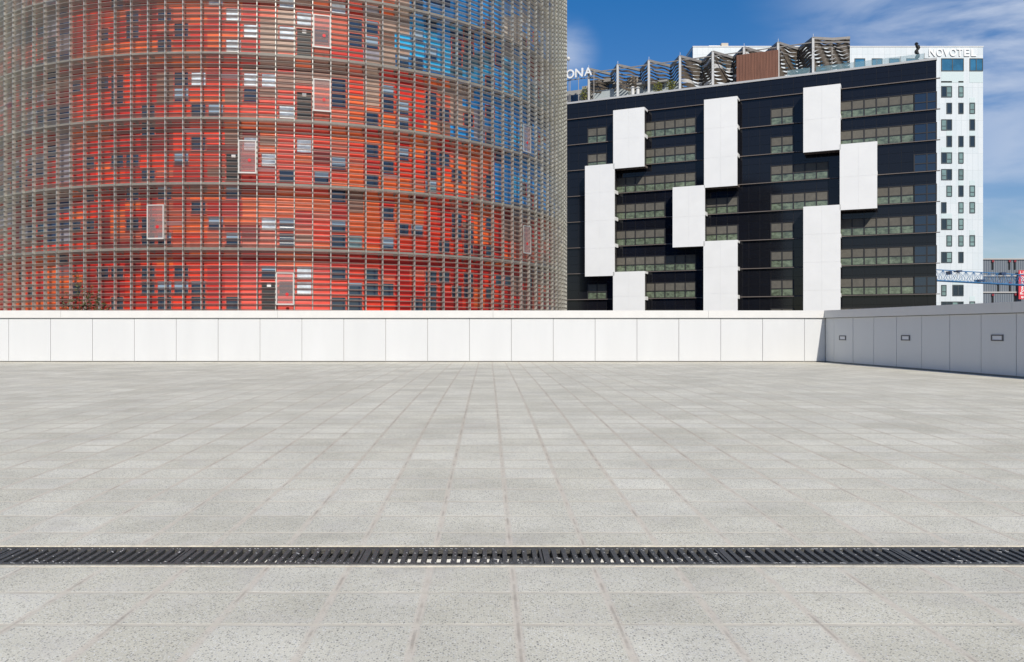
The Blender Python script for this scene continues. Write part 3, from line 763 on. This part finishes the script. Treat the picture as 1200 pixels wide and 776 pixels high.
for i in range(len(zig) - 1):
    a, b = zig[i], zig[i + 1]
    seg = i // 2
    dense = seg >= 3
    if seg in (5,) : pass
    nr = 9 if dense else 6
    scr = MB(); ph0 = rw.uniform(0, 6)
    for r in range(nr):
        z = (ROOF + .7 + r * .44) if dense else (PZ - 2.9 + r * .46)
        mb = wavy(a, b, z, .10, ph0 + r * .55, 0, hh=.20 if dense else .13)
        base = len(scr.v); scr.v += mb.v; scr.f += [tuple(base + q for q in f) for f in mb.f]; scr.mi += [1 if rw.random() < .12 and dense else 0] * len(mb.mi)
    perg.part('slat_screen', scr, [m_slat, m_slatlit])
# timber box
m_wood = mat('brown_timber', (.17, .072, .042), .6, noise=(1.2, .3, (6, 6, .4)))
tb = Thing('timber_enclosure', hp(ft(887, -.5), -2, ROOF), 'brown timber clad box on the roof terrace between wavy screens', 'roof enclosure')
ta_, tb_ = ft(912, -.55), ft(863, -.55)
w_ = MB(); nb = 14; wd_ = (tb_ - ta_) / nb
for i in range(nb): hbox(w_, ta_ + wd_ * i + .012, ta_ + wd_ * (i + 1) - .012, -3.5, -.55, ROOF, fz(888, 61.5, -.55) + rw.uniform(-.02, .02))
tb.part('cladding', w_, m_wood)
w_ = MB(); hbox(w_, ta_ + .05, tb_ - .05, -3.45, -.6, ROOF + .1, fz(888, 63, -.55)); tb.part('body', w_, m_slat)
# grey penthouse on the left of the roof
m_pent = mat('grey_render', (.30, .295, .275), .8, noise=(1, .12)); m_pent2 = mat('pale_panel_render', (.36, .40, .40), .7, noise=(1, .1))
pe = Thing('roof_penthouse', hp(ft(740, -3), -5, ROOF), 'low grey penthouse on the roof behind the pergola, with a dark recess', 'penthouse')
def rb_(x0, x1, y0, y1, d0, d1, nm, m_, mi=0):
    q = MB(); t1, t0 = ft(x0, d1), ft(x1, d1); xm = (x0 + x1) / 2
    hbox(q, t0, t1, d0, d1, max(ROOF, fz(xm, y1, d1)) if y1 else ROOF, fz(xm, y0, d1)); return pe.part(nm, q, m_)
rb_(640, 690, 107, None, -9, -3.2, 'wing', m_pent)
rb_(682, 748, 97, None, -9, -4.2, 'block', m_pent)
rb_(695, 736, 104.5, None, -4.15, -3.0, 'terrace_wall', m_pent2)
rb_(748, 795, 97.5, None, -9, -3.4, 'annex', m_pent2)
rb_(746, 782, 94.0, 97.3, -9.4, -2.6, 'canopy', m_pent)
rb_(690, 716, 93, 96.8, -7, -3.4, 'canopy', m_steel)
rb_(735, 747, 90, 99, -7, -4.0, 'plant_box', mat('beige_render', (.34, .31, .26), .8))
rb_(666, 678, 111.5, None, -3.18, -3.1, 'window', m_nvy)
rb_(698, 722, 99.5, 103.5, -4.18, -4.1, 'recess', m_nvy)
rb_(757, 762, 100, 104, -3.38, -3.3, 'window', m_nvy)
for x, y in ((741.5, 103), (747.5, 103.5)):
    q = MB(); t0 = ft(x, -1.6); q.bar(hp(t0, -1.6, ROOF), hp(t0, -1.6, fz(x, y, -1.6)), .22, n=12); q.bar(hp(t0, -1.6, fz(x, y, -1.6)), hp(t0, -1.6, fz(x, y, -1.6) + .18), .36, n=12, r2=.12)
    pe.part('flue', q, m_postw)
# glass balustrade at the right of the roof
m_rail = mat('balustrade_glass', (.22, .36, .40), .1, alpha=.32)
bl = Thing('glass_balustrade', hp(5, -1.2, ROOF), 'pale glass balustrade along the roof edge of the black hotel', 'balustrade')
for i, (a, b) in enumerate(zip([1.2, 3.7, 6.2, 8.7, 11.2, 13.7], [3.66, 6.16, 8.66, 11.16, 13.66, 16.2])):
    q = MB(); hbox(q, a, b, -1.22, -1.2, ROOF + .1, ROOF + 1.15); bl.part('panel', q, m_rail)
q = MB()
for a in (1.18, 3.68, 6.18, 8.68, 11.18, 13.68, 16.22): hbox(q, a - .025, a + .025, -1.25, -1.225, ROOF - .02, ROOF + 1.2)
bl.part('frame', q, m_steel)
# twisted dark sculpture on the roof
tw = Thing('twisted_chimney', hp(ft(1075, -2.5), -2.5, ROOF), 'slim dark wavy chimney standing on the roof near the hotel corner', 'chimney')
q = MB(); t0 = ft(1075, -2.5); zt_ = fz(1075, 51.5, -2.5); n = 26; P = []
for i in range(n + 1):
    f = i / n; P.append(Vector(hp(t0 + .11 * math.sin(f * 21), -2.5, ROOF + (zt_ - ROOF) * f)))
for i in range(n): q.bar(P[i], P[i + 1], .19 + .05 * math.sin(i * 1.2), n=10, r2=.19 + .05 * math.sin((i + 1) * 1.2))
tw.part('shaft', q, mat('dark_bronze', (.015, .016, .014), .5), smooth=True)
q = MB(); q.bar(P[-1], P[-1] + Vector((0, 0, .18)), .24, n=10, r2=.1); tw.part('cap', q, bpy.data.materials['dark_bronze'])
# roof letters (only the ones the tower does not hide)
def text_mesh(s, depth, name):
    cu = bpy.data.curves.new(name, 'FONT'); cu.body = s; cu.extrude = depth; cu.size = 1.0; cu.align_x = 'LEFT'; cu.offset = .015
    o = bpy.data.objects.new(name, cu); C.objects.link(o); dg = bpy.context.evaluated_depsgraph_get()
    me = bpy.data.meshes.new_from_object(o.evaluated_get(dg)); bpy.data.objects.remove(o); me.name = name
    xs_ = [v.co.x for v in me.vertices]; ys_ = [v.co.y for v in me.vertices]
    return me, min(xs_), max(xs_), min(ys_), max(ys_)
def place_text(me, ex, origin, ux, uz, un, wid, hei):
    x0, x1, y0, y1 = ex
    for v in me.vertices:
        a = (v.co.x - x0) / (x1 - x0) * wid; b = (v.co.y - y0) / (y1 - y0) * hei; c = v.co.z
        v.co = Vector(origin) + Vector(ux) * a + Vector((0, 0, 1)) * b + Vector(un) * c
    me.update()
m_let = mat('white_letter', (.82, .82, .80), .4)
D_ = -.6
rl_ = Thing('roof_sign', hp(ft(680, D_), D_, ROOF), 'large white capital letters ONA standing on a roof frame beside the tower', 'sign')
for chh, x0, x1, yt, yb in (('O', 663.9, 673, 81.7, 92.2), ('N', 674.4, 683.3, 80.4, 90.6), ('A', 684.9, 694, 79.4, 88.8)):
    me, a, b, c, d = text_mesh(chh, .12, 'letter')
    t1, t0 = ft(x0, D_), ft(x1, D_); z0, z1 = fz((x0 + x1) / 2, yb, D_), fz((x0 + x1) / 2, yt, D_)
    org = Vector(hp(t1, D_, z0)) - rl_.loc
    place_text(me, (a, b, c, d), org, -HU, None, HN, t1 - t0, z1 - z0)
    me.materials.append(m_let); o = bpy.data.objects.new('letter', me); C.objects.link(o); o.parent = rl_.o
q = MB(); zl = fz(680, 92.4, D_ - .2)
q.bar(hp(ft(655, D_ - .2), D_ - .2, zl), hp(ft(697, D_ - .2), D_ - .2, zl), .07); q.bar(hp(ft(655, D_ - .2), D_ - .2, zl + 1), hp(ft(697, D_ - .2), D_ - .2, zl + 1), .05)
for x in (658, 668, 678, 689, 696): q.bar(hp(ft(x, D_ - .2), D_ - .2, ROOF), hp(ft(x, D_ - .2), D_ - .2, zl + 1), .06)
rl_.part('frame', q, m_steel)
# white dome camera on a thin stalk
dm = Thing('dome_camera', hp(ft(666, -.7), -.7, ROOF), 'small white dome on a thin mast above the roof letters', 'dome camera')
q = MB(); t0 = ft(666, -.7); zt_ = fz(666, 69, -.7); q.bar(hp(t0, -.9, ROOF), hp(t0, -.9, zt_ + .9), .035); dm.part('mast', q, m_steel)
q = MB(); cen = Vector(hp(t0, -.7, zt_)); rad = .26; nn = 12
for i in range(6):
    a0, a1 = -math.pi / 2 + math.pi * i / 6, -math.pi / 2 + math.pi * (i + 1) / 6
    for j in range(nn):
        b0, b1 = 2 * math.pi * j / nn, 2 * math.pi * (j + 1) / nn
        def sp_(a, b): return cen + Vector((math.cos(a) * math.cos(b), math.cos(a) * math.sin(b), math.sin(a) * 1.1)) * rad
        if i == 0: q.face([sp_(a0, b0), sp_(a1, b1), sp_(a1, b0)])
        elif i == 5: q.face([sp_(a0, b0), sp_(a0, b1), sp_(a1, b0)])
        else: q.face([sp_(a0, b0), sp_(a0, b1), sp_(a1, b1), sp_(a1, b0)])
dm.part('dome', q, m_postw, smooth=True)
# leaves
m_leafy = mat('yellow_green_leaf', (.16, .17, .025), .6, noise=(3, .4)); m_leafb = mat('brownish_leaf', (.075, .075, .018), .6, noise=(4, .5)); m_bark = mat('bark', (.10, .075, .055), .85, noise=(8, .3))
def leaves(mb, cen, rx, rz, n, size, rg):
    for _ in range(n):
        while True:
            v = Vector((rg.uniform(-1, 1), rg.uniform(-1, 1), rg.uniform(-1, 1)))
            if v.length < 1: break
        p_ = Vector(cen) + Vector((v.x * rx, v.y * rx, v.z * rz)); a = Vector((rg.gauss(0, 1), rg.gauss(0, 1), rg.gauss(0, .7))).normalized()
        b = a.cross(Vector((rg.gauss(0, 1), rg.gauss(0, 1), rg.gauss(0, 1)))).normalized(); s_ = size * rg.uniform(.6, 1.3)
        mb.face([p_ - a * s_, p_ + b * s_ * .45, p_ + a * s_, p_ - b * s_ * .45])
rg = random.Random(17)
for x, y, hgt, lab in ((685.5, 106, 1.5, 'yellowish terrace shrub beside the grey penthouse, below the roof letters'), (771, 101, 1.1, 'round yellow green terrace shrub, shorter of two by the white post'), (786, 97.5, 1.3, 'tall yellow green terrace shrub just left of the white post')):
    t0 = ft(x, -1.3); zt_ = fz(x, y - 3, -1.3)
    T = Thing('terrace_shrub', hp(t0, -1.3, ROOF - .02), lab, 'shrub', 'terrace shrubs on the roof')
    q = MB()
    for i in range(7): q.bar(hp(t0, -1.3, ROOF - .02), hp(t0 + rg.uniform(-.4, .4), -1.3 + rg.uniform(-.3, .3), (ROOF + zt_) / 2 + .3), .03)
    T.part('stem', q, m_bark)
    q = MB(); leaves(q, hp(t0, -1.3, (ROOF + zt_) / 2 + .2), .65, (zt_ - ROOF) / 2, 260, .13, rg); T.part('foliage', q, m_leafy)

# ------------------------------------------------------------------ the white hotel tower behind
NY = 155.0
def nx(x): return (x - PX) / FP * NY
def nz_(y): return ZC + (HY - y) / FP * NY
wh = Thing('white_hotel', (nx(980), NY, -4.5), 'tall white panelled hotel slab with small windows behind the black hotel', 'building')
def wpanel_material():
    m = mat('white_facade_panel', (.62, .67, .68), .4, spec=.5)
    t = m.node_tree; b = t.nodes['Principled BSDF']; g = N(t, 'ShaderNodeNewGeometry'); sp = N(t, 'ShaderNodeSeparateXYZ'); L(t, g.outputs['Position'], sp.inputs[0])
    cb_ = N(t, 'ShaderNodeCombineXYZ'); L(t, sp.outputs[0], cb_.inputs[0]); L(t, sp.outputs[2], cb_.inputs[1])
    br = N(t, 'ShaderNodeTexBrick', offset=0.0); L(t, cb_.outputs[0], br.inputs['Vector'])
    br.inputs['Scale'].default_value = 1.0; br.inputs['Brick Width'].default_value = 1.0; br.inputs['Row Height'].default_value = 3.007; br.inputs['Mortar Size'].default_value = .022
    br.inputs['Color1'].default_value = (.60, .655, .67, 1); br.inputs['Color2'].default_value = (.65, .69, .70, 1); br.inputs['Mortar'].default_value = (.46, .51, .52, 1)
    L(t, br.outputs[0], b.inputs['Base Color']); return m
m_wp = wpanel_material()
b_ = MB(); b_.box(nx(812), nx(1152), NY, NY + 5, -4.5, nz_(55)); wh.part('wall', b_, m_wp)
b_ = MB(); b_.box(nx(811.6), nx(1152.4), NY - .1, NY + 5.1, nz_(55), nz_(54.2)); wh.part('roof_edge', b_, m_bay)
b_ = MB(); b_.box(nx(812) - .03, nx(812), NY + .5, NY + 4.6, nz_(96), nz_(58)); wh.part('side_glazing', b_, m_nvy)
m_wfr = mat('window_frame_dark', (.05, .065, .07), .5); m_wgl = mat('white_hotel_glass', (.17, .26, .25), .1, noise=(.35, .5)); m_wgd = mat('white_hotel_dark_glass', (.02, .035, .05), .08)
m_wgb = mat('white_hotel_blue_glass', (.03, .15, .27), .08, spec=.8, noise=(.3, .5)); m_wpg = mat('pale_green_panel', (.56, .65, .645), .4)
rh = random.Random(8)
def wwin(x0, x1, y0, y1, npane, style='g'):
    X0, X1, Z1, Z0 = nx(x0), nx(x1), nz_(y0), nz_(y1); f = MB(); e = .13
    f.box(X0, X1, NY - .10, NY - .004, Z0, Z0 + e); f.box(X0, X1, NY - .10, NY - .004, Z1 - e, Z1)
    f.box(X0, X0 + e, NY - .10, NY - .004, Z0 + e, Z1 - e); f.box(X1 - e, X1, NY - .10, NY - .004, Z0 + e, Z1 - e)
    for i in range(1, npane):
        xm = X0 + (X1 - X0) * i / npane; f.box(xm - .07, xm + .07, NY - .09, NY - .004, Z0 + e, Z1 - e)
    fo = wh.part('window', f, m_wfr)
    g_ = MB()
    for i in range(npane):
        a, b = X0 + (X1 - X0) * i / npane, X0 + (X1 - X0) * (i + 1) / npane
        mi = 0 if style == 'b' else (1 if rh.random() < .42 else 0)
        g_.box(a + .05, b - .05, NY - .04, NY - .006, Z0 + .05, Z1 - .05, mi)
        if mi == 0 and style == 'g': g_.box(a + .13, b - .13, NY - .07, NY - .041, Z0 + (Z1 - Z0) * .36, Z0 + (Z1 - Z0) * .36 + .13, 2)
    wh.part('pane', g_, [m_wgb if style == 'b' else m_wgl, m_wgd, m_wfr], fo)
A, B_, C2, C3, A1 = (1102.8, 1115.5, 2), (1109, 1115.5, 1), (1123, 1129, 1), (1136, 1142.4, 1), (1102.8, 1109, 1)
rows = {0: (A, C2), 1: (B_, C2, C3), 2: (A, C3), 3: (B_, C2, C3), 4: (A, C2), 5: (A, C2), 6: (B_, C2, C3), 7: (A1, C2, C3), 8: (A, C2), 9: (B_, C2, C3), 10: (A, C2), 12: (A1, (1116, 1129, 2)), 13: ((1102.8, 1129, 4), C3), 14: (A, C2), 15: (B_, C3)}
for r, ws in rows.items():
    y = 101.2 + 19.4 * r
    for (x0, x1, n_) in ws:
        wwin(x0, x1, y, y + 12.9, n_)
        if rh.random() < .5:
            pm = MB(); pm.box(nx(x0), nx(x1), NY - .03, NY - .003, nz_(y - .3), nz_(y - 6)); wh.part('spandrel', pm, m_wpg)
wwin(1102.8, 1129.2, 68.6, 83.6, 2, 'b'); wwin(1136, 1151.7, 68.6, 83.6, 2, 'b')
x = 1001.3 - 20.25 * 9
while x < 1090:
    if x > 815: wwin(x, x + 12.4, 68.6, 83, 1, 'b')
    x += 20.25
pm = MB(); pm.box(nx(1102.8), nx(1129.2), NY - .03, NY - .003, nz_(97), nz_(84)); pm.box(nx(1136), nx(1151.7), NY - .03, NY - .003, nz_(97), nz_(84)); wh.part('spandrel', pm, m_wpg)
# its name in raised white letters
sx0, sx1 = 1088.2, 1144
word = 'NOVOTEL'; edges = [(1088.3, 1095.6), (1097, 1104.3), (1104.8, 1112.2), (1112.8, 1120.4), (1121.2, 1127.4), (1129.4, 1135.9), (1137.6, 1143.8)]
for chh, (x0, x1) in zip(word, edges):
    me, a, b, c, d = text_mesh(chh, .07, 'letter'); place_text(me, (a, b, c, d), Vector((nx(x0), NY - .09, nz_(66.2))) - wh.loc, Vector((1, 0, 0)), None, Vector((0, -1, 0)), nx(x1) - nx(x0), nz_(57.4) - nz_(66.2))
    me.materials.append(m_let); o = bpy.data.objects.new('letter', me); C.objects.link(o); o.parent = wh.o
# window cleaning gantry on its roof
gn = Thing('roof_gantry', (nx(845), NY + 2, nz_(54)), 'small pale maintenance gantry on the white hotel roof', 'gantry')
q = MB(); z = nz_(52)
q.bar((nx(834), NY + 2, z + .3), (nx(857), NY + 2, z + .3), .14); gn.part('boom', q, m_bay)
q = MB()
for xx in (836, 843, 849, 855): q.bar((nx(xx), NY + 2, nz_(54.2)), (nx(xx), NY + 2, z + .3), .08)
gn.part('leg', q, m_steel)
q = MB(); q.box(nx(848), nx(856), NY + 1.4, NY + 2.6, z - .05, z + .7); gn.part('cabin', q, mat('beige_metal', (.45, .40, .32), .5))

# ------------------------------------------------------------------ grey block far right, its banner, the blue crane
GYY = 190.0
def gx(x): return (x - PX) / FP * GYY
def gz(y): return ZC + (HY - y) / FP * GYY
gb2 = Thing('grey_block', (gx(1200), GYY, -4.5), 'low dark grey ribbed block with pale bands and slim red topped windows', 'building')
def rib_material():
    m = mat('ribbed_grey_metal', (.15, .175, .20), .5); t = m.node_tree; b = t.nodes['Principled BSDF']
    g = N(t, 'ShaderNodeNewGeometry'); wv = N(t, 'ShaderNodeTexWave', wave_type='BANDS', bands_direction='X', i={'Scale': .62, 'Distortion': 0.0}); L(t, g.outputs['Position'], wv.inputs['Vector'])
    r = N(t, 'ShaderNodeValToRGB'); r.color_ramp.elements[0].color = (.10, .12, .145, 1); r.color_ramp.elements[1].color = (.20, .225, .25, 1); L(t, wv.outputs[0], r.inputs[0]); L(t, r.outputs[0], b.inputs['Base Color'])
    bp = N(t, 'ShaderNodeBump', i={'Strength': .7, 'Distance': .1}); L(t, wv.outputs[0], bp.inputs['Height']); L(t, bp.outputs[0], b.inputs['Normal']); return m
q = MB(); q.box(gx(1120), gx(1330), GYY, GYY + 20, -4.5, gz(304)); gb2.part('wall', q, rib_material())
m_band = mat('pale_band', (.42, .41, .39), .6)
for y in (303.6, 323.3, 342.6, 362):
    q = MB(); q.box(gx(1119.5), gx(1330.5), GYY - .25, GYY + .05, gz(y + .8), gz(y - .7)); gb2.part('band', q, m_band)
m_slit = mat('dark_slit', (.01, .01, .012), .3); m_redh = mat('red_shutter', (.22, .018, .03), .6)
for x, y in ((1163.0, 305), (1182.6, 305), (1188.9, 305), (1169.6, 331), (1183.2, 331), (1163, 344.5), (1189.5, 344), (1215, 305), (1222, 331), (1208, 344)):
    q = MB(); q.box(gx(x - 1), gx(x + 1), GYY - .12, GYY - .003, gz(y + 11), gz(y)); fo = gb2.part('window', q, m_slit)
    q = MB(); q.box(gx(x - 1.3), gx(x + 1.3), GYY - .3, GYY - .13, gz(y + 2.4), gz(y)); gb2.part('shutter', q, m_redh, fo)
q = MB(); q.box(gx(1165), gx(1170), GYY + 3, GYY + 5, gz(304), gz(301.3)); q.box(gx(1169), gx(1174), GYY + 3.2, GYY + 6, gz(304), gz(302.4)); gb2.part('roof_plant', q, m_pent)
q = MB(); q.box(gx(1192), gx(1240), GYY - .28, GYY - .14, gz(346.5), gz(344.4)); gb2.part('red_fascia', q, m_redh)
bn = Thing('banner', (gx(1194.4), GYY - .8, gz(350)), 'tall red vertical banner with white lettering on the grey block', 'banner')
q = MB(); q.box(gx(1191), gx(1197.8), GYY - .85, GYY - .78, gz(350.8), gz(317)); bn.part('cloth', q, mat('red_banner', (.62, .045, .06), .6))
q = MB()
q.box(gx(1192.6), gx(1193.2), GYY - .90, GYY - .855, gz(321), gz(318.4)); q.box(gx(1195.8), gx(1196.4), GYY - .90, GYY - .855, gz(321), gz(318.4)); q.box(gx(1192.6), gx(1196.4), GYY - .90, GYY - .855, gz(321.5), gz(321)); bn.part('emblem', q, m_let)
me, a, b, c, d = text_mesh('e Powered', .02, 'lettering')
for v in me.vertices:
    u_ = (v.co.x - a) / (b - a); w2 = (v.co.y - c) / (d - c)
    v.co = Vector((gx(1196.6) - w2 * (gx(1196.6) - gx(1192.4)), GYY - .88 - v.co.z, gz(349.8) + u_ * (gz(324.5) - gz(349.8)))) - bn.loc
me.materials.append(m_let); o = bpy.data.objects.new('lettering', me); C.objects.link(o); o.parent = bn.o
q = MB(); q.bar((gx(1190.5), GYY - .8, gz(316.8)), (gx(1198.3), GYY - .8, gz(316.8)), .10); q.bar((gx(1194.4), GYY - .8, gz(316.8)), (gx(1194.4), GYY + .1, gz(316.8)), .08); bn.part('bracket', q, m_steel)
# crane: the lattice jib crosses behind the black hotel, its mast stands to the right of the picture
KY = 138.0
m_crane = mat('blue_crane_paint', (.04, .16, .34), .5, noise=(1, .2)); m_crd = mat('crane_dark', (.02, .05, .12), .5)
def kp(x, y, dy=0.0): return Vector(((x - PX) / FP * KY, KY + dy, ZC + (HY - y) / FP * KY))
cr = Thing('tower_crane', ((1330 - PX) / FP * KY, KY, -4.5), 'blue lattice crane jib reaching across the front of the white hotel', 'crane')
xa, xb = 1060.0, 1330.0
def ytop(x): return 316.2 + (x - 1097) * .058
def ybot(x): return 328.9 + (x - 1097) * .053
q = MB(); q.bar(kp(xa, ytop(xa)), kp(xb, ytop(xb)), .075, n=6)
cr.part('top_chord', q, m_crane)
for dy in (-.6, .6):
    q = MB(); q.bar(kp(xa, ybot(xa), dy), kp(xb, ybot(xb), dy), .10, n=6); cr.part('bottom_chord', q, m_crane)
q = MB(); n = 30; st_ = (xb - xa) / n
for i in range(n + 1):
    x = xa + st_ * i
    for dy in (-.6, .6):
        q.bar(kp(x, ytop(x)), kp(x, ybot(x), dy), .034)
        if i < n:
            q.bar(kp(x, ytop(x)), kp(x + st_, ybot(x + st_), dy), .03); q.bar(kp(x, ybot(x), dy), kp(x + st_, ytop(x + st_)), .03)
    q.bar(kp(x, ybot(x), -.6), kp(x, ybot(x), .6), .04)
cr.part('lattice', q, m_crane)
for x, w3, y_, h3 in ((1122.5, 2.4, 318, 2.0), (1112, 1.0, 320, 4), (1148, 3.5, 329, 2.4), (1173.5, 2.6, 321, 3.0)):
    a, b = kp(x - w3, y_ + h3 / 2, -.7), kp(x + w3, y_ - h3 / 2, .7); q = MB(); q.box(a.x, b.x, a.y, b.y, a.z, b.z); cr.part('trolley' if y_ > 325 else 'pulley_block', q, m_crd)
q = MB(); P0 = kp(1330, 334)
for dx in (-.8, .8):
    for dy in (-.8, .8): q.bar((P0.x + dx, KY + dy, -4.5), (P0.x + dx, KY + dy, P0.z + 1.5), .12)
z = -4.5
while z < P0.z:
    for sgn in (-1, 1):
        q.bar((P0.x - .8, KY + .8 * sgn, z), (P0.x + .8, KY + .8 * sgn, z + 1.5), .05); q.bar((P0.x + .8 * sgn, KY - .8, z), (P0.x + .8 * sgn, KY + .8, z + 1.5), .05)
    z += 1.5
cr.part('mast', q, m_crane)
q = MB(); q.bar(P0, P0 + Vector((12, 0, 0)), .3); q.box(P0.x + 9, P0.x + 12, KY - .7, KY + .7, P0.z - 2.2, P0.z - .1); cr.part('counter_jib', q, m_crane)

# ------------------------------------------------------------------ young tree just behind the parapet
TYY = 30.0
def tx(x): return (x - PX) / FP * TYY
def tz(y): return ZC + (HY - y) / FP * TYY
yt = Thing('young_tree', (tx(103), TYY, -4.5), 'thin brownish young tree showing just over the white parapet', 'tree')
tr_ = MB(); rg = random.Random(31)
bx, by = tx(103), TYY
tr_.bar((bx, by, -4.5), (bx, by, .8), .09, n=8, r2=.05); 
tips = []
for (x, y) in ((97, 324), (101, 333), (112, 338), (114, 344), (86, 347), (80, 353), (90, 352), (107, 350), (118, 356), (122, 360), (98, 345), (104, 358), (95, 358), (84, 360), (113, 352)):
    e = Vector((tx(x), by + rg.uniform(-.5, .5), tz(y))); a = Vector((bx, by, rg.uniform(-.3, .8))); m1_ = (a + e) / 2 + Vector((rg.uniform(-.1, .1), rg.uniform(-.1, .1), -.15))
    tr_.bar(a, m1_, .028, n=5, r2=.016); tr_.bar(m1_, e, .016, n=5, r2=.004); tips.append((m1_, e))
yt.part('trunk', tr_, m_bark)
lf = MB()
for m1_, e in tips:
    for f in np.linspace(.15, 1.02, 9):
        leaves(lf, m1_ + (e - m1_) * f, .11, .12, 6, .055, rg)
yt.part('crown', lf, [m_leafb])
